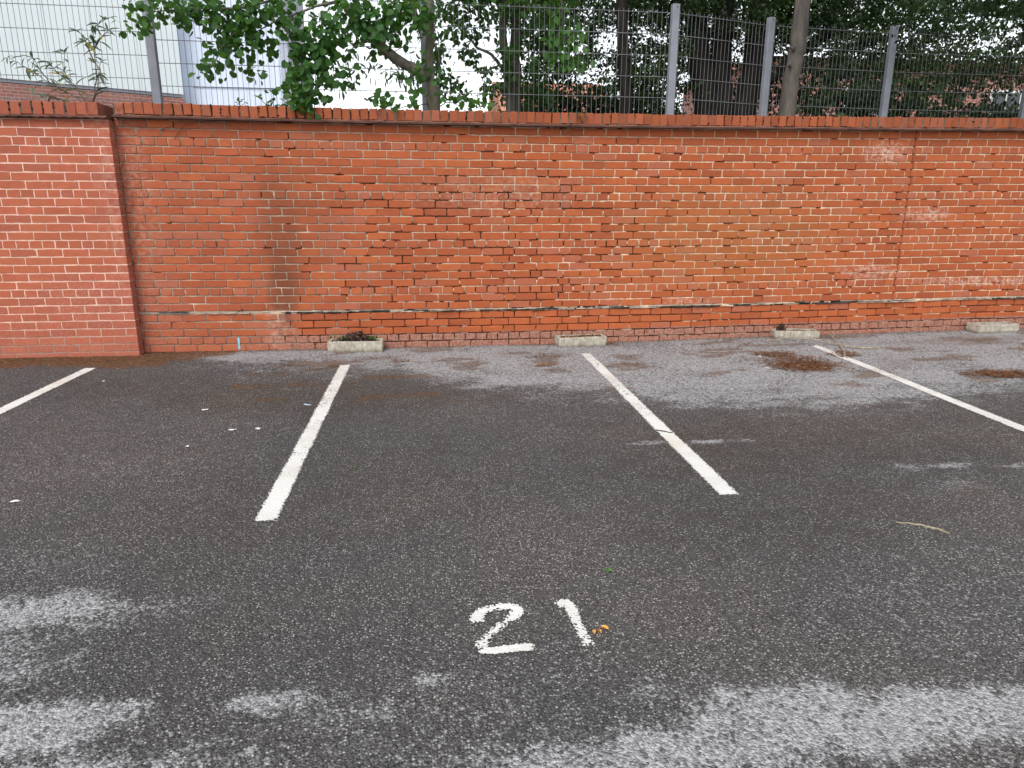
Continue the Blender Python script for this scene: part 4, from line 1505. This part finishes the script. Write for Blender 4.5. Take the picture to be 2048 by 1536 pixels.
# maple-like tree behind the fence, two grey stems
C = np.concatenate([fill(0.3, 1.6, 1.0, 1.9, 2.62, 3.9, 100, 24, (.13, .12, .08), [(0.55, 2.78, .28, .10), (1.0, 3.16, .16, .12), (1.34, 3.05, .18, .16), (0.42, 2.95, .12, .16)], 1), fill(0.0, 2.2, 1.0, 3.0, 3.6, 6.0, 130, 16, (.2, .2, .15))])
big_tree('grey_trunk_tree', (1.15, 1.6, 1.95), 'tree with two fused grey stems right behind the mesh, mid green foliage', 'tree',
         [('trunk', [(1.16, 1.62, 1.95), (1.165, 1.62, 2.6), (1.15, 1.62, 3.1), (1.16, 1.65, 3.8), (1.1, 1.7, 5.5)], 0.078, 0.05), ('trunk', [(1.10, 1.55, 2.35), (1.07, 1.55, 2.7), (1.02, 1.56, 3.1), (0.98, 1.57, 3.7), (0.9, 1.6, 5.0)], 0.055, 0.04),
          ('limb', [(1.1, 1.6, 2.78), (0.9, 1.6, 3.0), (0.72, 1.6, 3.1), (0.45, 1.6, 3.35)], 0.022, 0.01)],
         M['barkD'] if False else M['barkC'], (C, 0.055 + 0.03 * rng.random(len(C)), 'oval', M['leafmid'], 0.35))
# single dark trunk with deep shade behind
C = np.concatenate([fill(1.25, 3.5, 2.2, 3.2, 2.6, 4.3, 430, 24, (.15, .15, .09), holes3, 2), fill(1.2, 3.6, 1.6, 4.2, 4.0, 7.0, 220, 18, (.25, .25, .18)), fill(1.3, 3.4, 2.6, 3.3, 2.3, 2.8, 130, 26, (.13, .12, .07), [(3.48, 2.76, .20, .10)], 3)])
big_tree('dark_trunk_tree', (2.6, 2.2, 1.95), 'tree with a single straight dark grey trunk behind the middle of the fence', 'tree',
         [('trunk', [(2.64, 2.2, 1.95), (2.63, 2.2, 2.6), (2.58, 2.2, 3.2), (2.53, 2.22, 3.9), (2.5, 2.3, 5.6)], 0.088, 0.06)],
         M['barkD'], (C, 0.036 + 0.03 * rng.random(len(C)), 'oval', M['leafdark'], 0.3))
# heavy evergreen with several black stems
C = np.concatenate([fill(3.2, 5.3, 3.4, 4.6, 2.7, 4.8, 430, 22, (.17, .16, .09), holes4, 4), fill(5.0, 7.2, 2.6, 3.8, 2.8, 4.5, 380, 24, (.16, .16, .09), holes3, 8), fill(3.2, 5.4, 2.4, 3.2, 3.62, 4.5, 190, 24, (.16, .16, .08), (), 9), fill(5.6, 11.0, 4.5, 6.0, 3.55, 5.6, 330, 30, (.22, .2, .1), [(9.3, 4.6, .3, .12), (7.2, 4.75, .25, .12)], 12), fill(1.6, 5.0, 4.2, 5.6, 3.3, 5.4, 120, 28, (.22, .2, .1), [(x * 1.28, 1.45 + (z - 1.45) * 1.28, a * 1.35, b_ * 1.35) for x, z, a, b_ in holes3], 13), fill(2.6, 7.0, 1.8, 5.5, 4.2, 7.5, 420, 18, (.3, .3, .2)), fill(5.0, 6.0, 2.9, 3.6, 2.3, 2.9, 60, 22, (.12, .12, .07), (), 11), fill(3.1, 3.8, 3.1, 3.8, 2.3, 2.8, 45, 22, (.12, .12, .07), holes3, 5)])
big_tree('evergreen_tree', (4.25, 3.0, 1.95), 'heavy evergreen with several thick black stems rising in a fan behind the fence', 'tree',
         [('trunk', [(4.12, 3.0, 1.95), (4.05, 3.0, 2.6), (3.95, 3.0, 3.1), (3.82, 3.0, 3.6), (3.7, 3.0, 5.0)], 0.20, 0.13), ('trunk', [(4.28, 3.02, 1.95), (4.25, 3.02, 2.8), (4.20, 3.02, 3.3), (4.18, 3.0, 3.9), (4.1, 3, 5)], 0.17, 0.10),
          ('trunk', [(4.50, 3.0, 1.95), (4.58, 3.0, 2.7), (4.65, 3.0, 3.2), (4.66, 3.0, 3.8), (4.8, 3.1, 5.0)], 0.17, 0.11), ('limb', [(4.62, 3.0, 2.75), (4.9, 2.95, 3.05), (5.2, 2.9, 3.35), (5.6, 2.9, 3.6), (6.2, 2.9, 3.9)], 0.085, 0.05)],
         M['barkD'], (C, 0.034 + 0.03 * rng.random(len(C)), 'oval', M['leafdark'], 0.35))
# smooth trunk leaning against the wall top, crown hanging over the right end
C = np.concatenate([fill(5.0, 8.8, -0.5, 0.5, 3.14, 4.0, 230, 26, (.16, .12, .06), [(6.6, 3.35, .16, .05), (7.3, 3.3, .2, .05)], 6), fill(4.6, 9.8, 1.6, 3.0, 3.0, 4.6, 600, 24, (.16, .15, .08), holes3, 7),
                    fill(2.6, 10.5, -2.2, 3.5, 4.05, 6.0, 950, 16, (.3, .3, .2))])
big_tree('leaning_tree', (3.83, 0.35, 1.95), 'tree with smooth grey brown leaning trunk in front of the fence, dark hanging branches', 'tree',
         [('trunk', [(3.80, 0.35, 1.95), (3.835, 0.35, 2.35), (3.855, 0.35, 2.75), (3.885, 0.35, 3.1), (3.91, 0.36, 3.5), (3.98, 0.4, 4.4), (4.1, 0.5, 5.8)], 0.086, 0.07),
          ('knot', [(3.93, 0.33, 2.66), (3.955, 0.30, 2.68)], 0.034, 0.02), ('knot', [(3.80, 0.29, 2.92), (3.785, 0.26, 2.93)], 0.026, 0.014), ('knot', [(3.95, 0.31, 3.02), (3.98, 0.30, 3.03)], 0.022, 0.012), ('knot', [(3.79, 0.29, 2.75), (3.775, 0.26, 2.76)], 0.02, 0.012),
          ('limb', [(3.95, 0.4, 4.0), (4.6, 0.3, 4.1), (5.6, 0.1, 3.9), (6.8, 0.0, 3.6), (8.0, 0, 3.4)], 0.05, 0.015)],
         M['barkC'], (C, 0.034 + 0.03 * rng.random(len(C)), 'oval', M['leafdark'], 0.4))
# ash spray, bright young leaves
C = clumps(np.array([(1.50, 0.62, 3.05), (1.58, 0.62, 2.98), (1.62, 0.62, 2.88), (1.60, 0.62, 2.80), (1.45, 0.64, 2.92), (1.38, 0.64, 2.85), (1.66, 0.62, 3.06), (1.48, 0.62, 2.82), (1.46, 0.63, 3.25), (1.40, 0.63, 2.98)]), 17, (.05, .03, .045))
b_ = Vector((1.5, 0.62, 3.4))
t = empty('ash_branch', b_)
tag(t, 'bright green spray of young ash leaves hanging against the mesh', 'branch')
b = MB()
p = path([(1.55, 0.66, 4.6), (1.50, 0.64, 3.6), (1.49, 0.63, 3.25), (1.54, 0.62, 3.0), (1.58, 0.62, 2.82)], 4, 0.004)
b.tube([q - b_ for q in p], taper(p, 0.012, 0.004), 6)
p = path([(1.50, 0.63, 3.2), (1.44, 0.63, 3.0), (1.40, 0.64, 2.86)], 4, 0.003)
b.tube([q - b_ for q in p], taper(p, 0.006, 0.003), 6)
b.build('stem', M['barkC'], t)
leaf_parts(t, C, 0.075 + 0.03 * rng.random(len(C)), 'narrow' if False else 'oval', M['leafweed'] if False else leaf_object_material('ash_leaf_single', (0.055, 0.15, 0.028), (0.11, 0.26, 0.05), 0.35, (0.16, 0.34, 0.04)), 0.8, (0, -0.6, 0))
# hedge plants behind the right hand fence
for (x0, x1, n, lab) in ((4.9, 6.4, 60, 'dark leafy hedge shrub low behind the fence near the leaning trunk'), (6.4, 9.0, 80, 'thin dark hedge shrub in front of the brick house, low behind the fence')):
    C = fill(x0, x1, 1.25, 1.8, 2.2, 2.75 if x0 < 6 else 2.5, int(n * 1.2), 20, (.10, .08, .08))
    C2 = fill(x0, x1, 1.6, 2.4, 2.5, 3.15, int(n * 0.9), 18, (.11, .1, .09))
    C = np.concatenate([C, C2])
    stems = [('stem', [(x0 + (x1 - x0) * f, 1.5, 1.95), (x0 + (x1 - x0) * f + 0.05, 1.5, 2.4), (x0 + (x1 - x0) * f - 0.03, 1.55, 2.9)], 0.014, 0.005) for f in (0.1, 0.3, 0.5, 0.7, 0.9)]
    big_tree('hedge_shrub', ((x0 + x1) / 2, 1.5, 1.95), lab, 'shrub', stems, M['barkD'], (C, 0.05 + 0.03 * rng.random(len(C)), 'oval', M['leafhedge'], 0.2))
# willow-like sprays far behind the gap
C = clumps(np.stack([rng.uniform(-1.1, 0.3, 26), rng.uniform(3.2, 4.2, 26), rng.uniform(2.95, 3.7, 26)], 1), 12, (.13, .1, .06))
big_tree('willow_tree', (-0.3, 3.8, 1.95), 'thin leaved pale green willow seen behind the forked trunk', 'tree', [('trunk', [(0.25, 3.9, 1.95), (0.2, 3.9, 2.8), (0.15, 3.9, 3.6), (-0.2, 3.9, 4.6)], 0.05, 0.03)],
         M['barkD'], (C, 0.10 + 0.04 * rng.random(len(C)), 'narrow', M['leafmid'], 0.7))


# ------------------------------------------------------------------ plants on the wall
def shrub(name, base, label, stems, leaf_per, size, mats, kind, cat='plant', droop=0.2):
    base = Vector(base)
    t = empty(name, base)
    tag(t, label, cat)
    for pts in stems:
        p = path(pts, 5, 0.003)
        b = MB()
        b.tube([q - base for q in p], taper(p, size * 0.055, size * 0.018), 5)
        b.build('stem', M['barkC'], t)
        n = max(2, int(leaf_per * len(p) / 10))
        for i in range(n):
            f = 0.25 + 0.75 * (i + 0.5) / n
            q = p[min(len(p) - 1, int(f * len(p)))]
            for s in (-1, 1):
                d = Vector((s * random.uniform(0.1, 1.0), random.uniform(-1.0, 0.6), random.uniform(-0.5, 0.9))).normalized()
                q = p[min(len(p) - 1, max(0, int(f * len(p)) + random.randint(-1, 1)))]
                zz = Vector((random.gauss(0, .3), -0.5, 1)).normalized()
                zz = (zz - d * zz.dot(d)).normalized()
                xx = d.cross(zz)
                fr = np.array([[xx.x, d.x, zz.x], [xx.y, d.y, zz.y], [xx.z, d.z, zz.z]])
                m = mats[1] if len(mats) > 1 and f < 0.6 and random.random() < 0.25 else mats[0]
                leaf_parts(t, [tuple(q)], [size * random.uniform(0.7, 1.2) * (1.1 - 0.3 * f)], kind, m, frames=[fr])
    return t


bx0 = (-2.86, 0.10, 2.18)
st = [[bx0, (-2.79, 0.12, 2.45), (-2.77, 0.12, 2.75), (-2.72, 0.10, 2.88), (-2.60, 0.10, 2.95)],
      [(-2.79, 0.12, 2.6), (-2.83, 0.12, 2.75), (-2.88, 0.12, 2.84)],
      [(-2.77, 0.12, 2.7), (-2.68, 0.1, 2.80), (-2.62, 0.08, 2.84)],
      [bx0, (-2.95, 0.10, 2.36), (-3.03, 0.10, 2.5), (-3.0, 0.08, 2.66)],
      [bx0, (-2.98, 0.08, 2.30), (-3.15, 0.06, 2.40), (-3.32, 0.06, 2.52), (-3.45, 0.05, 2.60)],
      [(-3.15, 0.06, 2.40), (-3.22, 0.06, 2.52), (-3.26, 0.06, 2.60)],
      [(-2.95, 0.10, 2.36), (-3.10, 0.10, 2.50), (-3.14, 0.09, 2.57)],
      [bx0, (-2.80, 0.12, 2.35), (-2.76, 0.12, 2.50), (-2.72, 0.10, 2.60)],
      [bx0, (-3.02, 0.08, 2.24), (-3.18, 0.05, 2.30), (-3.30, 0.04, 2.32)]]
shrub('buddleia_shrub', (-2.86, 0.10, 2.2), 'wispy grey green shrub with narrow leaves sprouting behind the pier coping', st, 6.5, 0.105, (M['leafbud'], M['leafyellow']), 'narrow', 'shrub', 0.2)
shrub('weed', (-1.30, 0.14, 2.2), 'broad leaved green weed sprouting on the wall top under the hanging leaves',
      [[(-1.30, 0.14, 2.16), (-1.29, 0.14, 2.30), (-1.28, 0.13, 2.42)], [(-1.30, 0.14, 2.16), (-1.36, 0.13, 2.28), (-1.42, 0.12, 2.33)], [(-1.30, 0.14, 2.16), (-1.22, 0.12, 2.26), (-1.17, 0.12, 2.30)]], 3, 0.085, (M['leafweed'],), 'oval')
shrub('weed', (-1.62, 0.14, 2.2), 'small green seedling on the wall top beyond the first fence post',
      [[(-1.62, 0.14, 2.2), (-1.60, 0.13, 2.28), (-1.57, 0.12, 2.30)], [(-1.62, 0.14, 2.2), (-1.68, 0.13, 2.27)], [(-1.62, 0.14, 2.2), (-1.54, 0.13, 2.29)], [(-1.85, 0.14, 2.2), (-1.84, 0.13, 2.27)]], 3, 0.05, (M['leafweed'],), 'oval')
shrub('weed', (1.56, -0.05, 2.2), 'straggly green weed growing out of the coping at mid wall',
      [[(1.58, -0.03, 2.15), (1.55, -0.06, 2.19), (1.52, -0.07, 2.24)], [(1.58, -0.03, 2.15), (1.60, -0.07, 2.20), (1.59, -0.07, 2.25)], [(1.56, -0.055, 2.135), (1.46, -0.08, 2.11), (1.42, -0.075, 2.06)], [(1.46, -0.08, 2.11), (1.41, -0.08, 2.10)]], 6, 0.026, (M['leafhedge'] if False else leaf_object_material('weed_small', (0.045, 0.075, 0.022), (0.11, 0.15, 0.04), 0.25, (0.12, 0.18, 0.03)),), 'oval')
b = MB()
for pts in ([(-2.26, -0.008, 2.02), (-2.1, -0.05, 2.075), (-1.9, -0.055, 2.09), (-1.72, -0.06, 2.085), (-1.55, -0.055, 2.04)], [(-2.15, -0.01, 1.95), (-2.08, -0.02, 2.03), (-2.0, -0.05, 2.085)]):
    p = path(pts, 5, 0.002)
    b.tube(p, taper(p, 0.0028, 0.0016), 5)
o = b.build('dry_vine', M['darktwig'])
o['kind'] = 'stuff' if False else o.get('kind', '')
del o['kind']
tag(o, 'thin bare vine stem trailing under the wall ledge near the pier', 'twig')

# planter contents
def local_shrub(P, stems, n, size, mat, kind):
    for pts in stems:
        p = path(pts, 4, 0.002)
        b = MB(); b.tube(p, taper(p, 0.002, 0.001), 4)
        o = b.build('weed_stem', M['twig'], P)
        o.location = (0, 0, 0)


def heap(P, n, w, d, z, hgt, size, mat, name):
    x = rng.uniform(-w / 2, w / 2, n); y = rng.uniform(-d / 2, d / 2, n)
    zz = z + hgt * rng.random(n) * np.exp(-((x - 0.02) / (w * 0.33)) ** 2)
    o = leaf_mass(name, np.stack([x, y, zz], 1), size * (0.5 + rng.random(n)), 'oval', mat, P, 0.0)
    o['kind'] = 'stuff'


M['litterdark'] = leaf_material('dark_litter', (0.020, 0.013, 0.010), (0.10, 0.060, 0.045), 0.0, None, 0.9, (0.22, 0.16, 0.10))
heap(P1, 380, 0.36, 0.10, 0.088, 0.10, 0.034, M['litterdark'], 'dead_leaves')
heap(P2, 420, 0.43, 0.11, 0.089, 0.008, 0.016, M['litter'], 'dry_litter')
heap(P3, 160, 0.38, 0.11, 0.066, 0.012, 0.018, M['litter'], 'dry_litter')
heap(P4, 90, 0.42, 0.11, 0.060, 0.012, 0.018, M['litter'], 'dry_litter')


def tuft(P, x, y, z, n, size, mat, name):
    C = np.stack([x + rng.normal(size=n) * size * 0.5, y + rng.normal(size=n) * size * 0.4, z + abs(rng.normal(size=n)) * size * 0.7], 1)
    o = leaf_mass(name, C, size * (0.5 + 0.6 * rng.random(n)), 'narrow', mat, P, -0.6)
    o['kind'] = 'stuff'


tuft(P1, 0.165, 0.0, 0.095, 60, 0.035, M['leafbright'], 'green_weed')
tuft(P1, -0.10, -0.03, 0.095, 40, 0.035, M['leafhedge'], 'green_weed')
tuft(P1, -0.19, 0.0, 0.10, 26, 0.045, leaf_material('straw_leaf', (0.30, 0.22, 0.10), (0.16, 0.20, 0.06), 0.2, (0.3, 0.25, 0.08)), 'pale_weed')
tuft(P3, -0.13, 0.02, 0.07, 90, 0.045, M['litterdark'], 'dead_plant')


# ------------------------------------------------------------------ litter lying on the ground
def scatter(name, pts, size, label, mat='litter', tintpow=1.0):
    pts = np.asarray(pts)
    n = len(pts)
    z = np.array([gz(x, y) for x, y in pts]) + 0.003 + rng.random(n) * (0.016 if 'needle' in name else 0.007)
    T, Fc = leaf_shape('diamond')
    T = T * np.array([0.34 if mat == 'litterdark' else 0.55, 1, 0.6])
    an = rng.uniform(0, 2 * math.pi, n)
    tx = rng.normal(0, 0.25, n); ty = rng.normal(0, 0.25, n)
    s = size * (0.4 + 1.1 * rng.random(n) ** 1.6)
    ca, sa = np.cos(an), np.sin(an)
    x = T[None, :, 0] * s[:, None]; y = T[None, :, 1] * s[:, None]; zz = T[None, :, 2] * s[:, None] + 0.25 * (tx[:, None] * x + ty[:, None] * y)
    V = np.stack([pts[:, 0][:, None] + ca[:, None] * x - sa[:, None] * y, pts[:, 1][:, None] + sa[:, None] * x + ca[:, None] * y, z[:, None] + np.abs(zz)], 2)
    Fc = np.array(Fc)
    Fa = (Fc[None] + (np.arange(n) * 4)[:, None, None]).reshape(-1, 3)
    o = link(name, np_mesh(name, V.reshape(-1, 3), Fa, {'tint': np.repeat(rng.random(n) ** tintpow, 4)}), M[mat])
    tag(o, label, kind='stuff')
    return o


def inpoly(n, f, x0, x1, y0, y1):
    out = []
    while len(out) < n:
        x, y = rng.uniform(x0, x1, 4000), rng.uniform(y0, y1, 4000)
        k = rng.random(4000) < f(x, y)
        out += list(zip(x[k], y[k]))
    return out[:n]


def gz_fast(x, y):
    return 0


def f_left(x, y):
    w = np.interp(x, [-6, -3.4, -2.6, -2.1, -1.75, -1.4], [0.60, 0.55, 0.62, 0.45, 0.22, 0.05])
    return np.clip(1.15 - (-y) / w, 0, 1) * ((y < -0.12) | (x > -2.63)) * (0.35 + 0.9 * fbm(x * 3, y * 3, 91))


scatter('leaf_litter', inpoly(5200, f_left, -4.6, -1.4, -0.8, -0.005), 0.020, 'brown mossy litter drifted along the foot of the pier')


def f_blob(cx, cy, rx, ry, s):
    def f(x, y):
        wx = (fbm(x * 5, y * 5, 300 + s) - .5) * 0.9; wy = (fbm(x * 5 + 7, y * 5, 330 + s) - .5) * 0.9
        d = np.sqrt(((x - cx) / rx + wx) ** 2 + ((y - cy) / ry + wy) ** 2)
        return 1 - sstep(0.55, 1.45, d)
    return f


for cx, cy, rx, ry, n, lab in ((3.36, -1.22, 0.33, 0.25, 2300, 'largest brown patch of fallen needles beside the parking line'), (3.99, -0.93, 0.13, 0.11, 420, 'small brown needle patch under the end of the fallen branch'),
                               (3.32, -0.82, 0.20, 0.11, 380, 'thin brown needle patch in front of the pitted planter'), (4.88, -1.80, 0.32, 0.12, 1100, 'rust brown needle patch at the right edge'),
                               (1.08, -0.955, 0.14, 0.05, 130, 'little straw coloured litter clump left of the middle parking line'), (-0.46, -0.52, 0.17, 0.035, 110, 'dark litter clump right of the weedy planter'), (-0.22, -0.64, 0.10, 0.03, 70, 'straw coloured grass clump near the weedy planter')):
    scatter('needle_litter', inpoly(n, f_blob(cx, cy, rx, ry, int(cx * 10)), cx - rx * 1.6, cx + rx * 1.6, cy - ry * 1.6, cy + ry * 1.6), 0.028, lab, 'litter', 1.4 if 'straw' not in lab else 0.35)


def f_band(x, y):
    lim_ = np.interp(x, bx, bw) * 1.05
    return np.clip(1 - (-y) / (lim_ + 0.2), 0, 1) ** 1.2 * (0.15 + 1.5 * sstep(0.45, 0.75, fbm(x * 1.9, y * 2.4, 141)))


scatter('ground_debris', inpoly(5200, f_band, -1.7, 7.5, -2.4, -0.01), 0.026, 'scattered dark needles and bark crumbs on the pale strip by the wall', 'litterdark', 0.8)


def f_drift(x, y):
    return sstep(0.54, 0.70, fbm(x * 2.6, y * 5.0, 95, 4)) * np.clip(1.25 + y / 2.0, 0, 1)


scatter('needle_drift', inpoly(3000, f_drift, -1.5, 7.0, -2.2, -0.05), 0.024, 'thin rust brown needle drifts across the pale strip by the wall', 'litter', 1.3)


def f_foot(x, y):
    return np.exp(-(-y) / 0.05) * (0.2 + 1.2 * fbm(x * 1.7, y, 151))


scatter('wall_foot_litter', inpoly(2600, f_foot, -1.6, 8.5, -0.3, -0.004), 0.018, 'line of brown litter lying where wall meets asphalt', 'litter', 1.2)
scatter('ground_grit', inpoly(240, lambda x, y: np.full_like(x, 0.5), -3.5, 4.2, -5.4, -1.2), 0.012, 'sparse dark crumbs lying on the open asphalt', 'litterdark', 1.0)


def stick(name, paths, mat, label, cat, rs):
    b = MB()
    for pts, (r0, r1) in zip(paths, rs):
        P = [Vector((x, y, gz(x, y) + r0 + h)) for x, y, h in pts]
        p = path(P, 4, 0.002)
        b.tube(p, taper(p, r0, r1), 6, True, 0.25)
    o = b.build(name, mat)
    return tag(o, label, cat)


stick('fallen_branch', [[(4.473, -0.757, 0.0), (4.294, -0.707, 0.004), (4.154, -0.600, 0.012), (4.076, -0.40, 0.02), (3.978, -0.30, 0.02), (3.80, -0.235, 0.02), (3.70, -0.225, 0.012), (3.60, -0.26, 0.004), (3.50, -0.25, 0.0)],
                        [(3.936, -1.025, 0.0), (4.03, -0.85, 0.006), (4.114, -0.657, 0.015), (4.20, -0.45, 0.02), (4.28, -0.22, 0.03), (4.31, -0.10, 0.04)], [(4.26, -0.28, 0.03), (4.33, -0.20, 0.06), (4.36, -0.13, 0.10)],
                        [(3.70, -0.225, 0.012), (3.62, -0.30, 0.0), (3.54, -0.34, 0.0)]], M['twig'], 'long pale forked branch fallen across the end of a parking line', 'branch', [(0.008, 0.003), (0.0085, 0.004), (0.004, 0.002), (0.004, 0.002)])
stick('stick', [[(2.171, -4.245, 0.0), (2.225, -4.268, 0.0), (2.270, -4.300, 0.001), (2.301, -4.333, 0.001), (2.335, -4.380, 0.0)]], M['twig'], 'single pale stick lying on open asphalt at right', 'stick', [(0.0032, 0.0062)])
stick('twig', [[(1.488, -2.835, 0.004), (1.53, -2.862, 0.003), (1.575, -2.90, 0.004)]], M['darktwig'], 'short dark twig lying across the middle parking line', 'twig', [(0.004, 0.0025)])


# small things on the asphalt
def flake(name, x, y, w, h, rz, mat, label, cat, group=None, curl=0.004):
    n = 8
    V, Fc = [], []
    rr = random.Random(int(x * 991 + y * 77))
    for k in range(n):
        a = 2 * math.pi * k / n
        V.append((math.cos(a) * w / 2 * rr.uniform(.6, 1.15), math.sin(a) * h / 2 * rr.uniform(.6, 1.15), 0.002 + curl * rr.random()))
    V.append((0, 0, 0.004))
    V += [(v[0], v[1], v[2] - 0.0012) for v in V[:]]
    m = n + 1
    Fc = [(k, (k + 1) % n, n) for k in range(n)] + [(m + (k + 1) % n, m + k, m + n) for k in range(n)] + [(k, m + k, m + (k + 1) % n, (k + 1) % n) for k in range(n)]
    o = link(name, mesh(name, V, Fc), mat)
    o.location = (x, y, gz(x, y) + 0.0025)
    o.rotation_euler = (0, 0, rz)
    return tag(o, label, cat, group)


gp = 'white paper scraps on the asphalt'
flake('paper_scrap', -1.526, -2.028, 0.050, 0.035, 0.2, M['paper'], 'white scrap lying alone highest up in the left bay', 'scrap', gp)
flake('paper_scrap', -1.224, -2.506, 0.062, 0.030, 0.1, M['paper'], 'widest white scrap lying in the middle of the left bay', 'scrap', gp)
flake('paper_scrap', -1.069, -2.504, 0.035, 0.045, 0.9, M['paper'], 'white scrap in the left bay closest to the parking line', 'scrap', gp)
flake('paper_scrap', -2.003, -3.519, 0.045, 0.030, 0.1, M['paper'], 'white scrap on dark asphalt at the far left edge', 'scrap', gp)
flake('paper_scrap', -1.413, -2.795, 0.026, 0.030, 0.6, M['paper'], 'small white scrap nearest the viewer in the left bay', 'scrap', gp)
flake('paper_scrap', 3.162, -0.888, 0.045, 0.040, 0.8, M['paper'], 'white scrap on the pale strip left of the largest needle patch', 'scrap', gp)
flake('paper_scrap', 3.02, -1.32, 0.060, 0.022, -0.2, M['paper'], 'thin white scrap just before the largest needle patch', 'scrap', gp)
flake('paper_scrap', -2.566, -1.114, 0.026, 0.022, 0.0, M['paper'], 'tiny white scrap beside the parking line below the pier', 'scrap', gp)
flake('feather', -0.835, -1.985, 0.085, 0.028, -0.35, M['feather'], 'pale blue white feather touching the left of a parking line', 'feather')
t = empty('fallen_leaf', (0.575, -4.91, gz(0.575, -4.91) + 0.003), 0.1)
tag(t, 'curled ochre dead leaf in torn lobes beside the painted number', 'leaf')
for (dx, dy, an, s, mt) in ((-0.012, 0.004, 2.9, 0.026, 'deadleaf'), (-0.006, 0.006, 3.6, 0.028, 'deadleaf_brown'), (0.004, 0.004, 3.25, 0.026, 'deadleaf'), (0.012, 0.010, 4.1, 0.022, 'deadleaf_brown'), (0.018, 0.016, 4.3, 0.030, 'deadleaf'), (0.020, 0.012, 4.0, 0.028, 'deadleaf')):
    T, Fc = leaf_shape('oval')
    o = link('lobe', mesh('lobe', T * np.array([0.8, 1, 1.2]), Fc), M[mt], t)
    o.location = (dx, dy, 0.006)
    o.rotation_euler = (0.15, 0, an)
    o.scale = (s, s, s)
for x, y, lab in ((-0.396, -3.258, 'tiny bright green leaf sprig alone on the asphalt between the two middle lines'), (0.715, -4.523, 'yellow green leaf sprig above the painted 1'), (2.94, -1.17, 'yellow green leaf sprig beside white scraps near the largest needle patch')):
    t = empty('leaf_sprig', (x, y, gz(x, y) + 0.004), random.uniform(0, 3))
    tag(t, lab, 'leaf', 'green sprigs fallen on the asphalt')
    for k in range(4):
        T, Fc = leaf_shape('oval')
        o = link('leaf', leaf_one('oval', M['leafweed']), None, t)
        o.rotation_euler = (random.uniform(-.2, .2), random.uniform(-.2, .2), k * 1.5 + random.random())
        o.location = (0, 0, 0.003 + 0.003 * k)
        s = 0.014 + 0.010 * random.random()
        o.scale = (s, s, s)
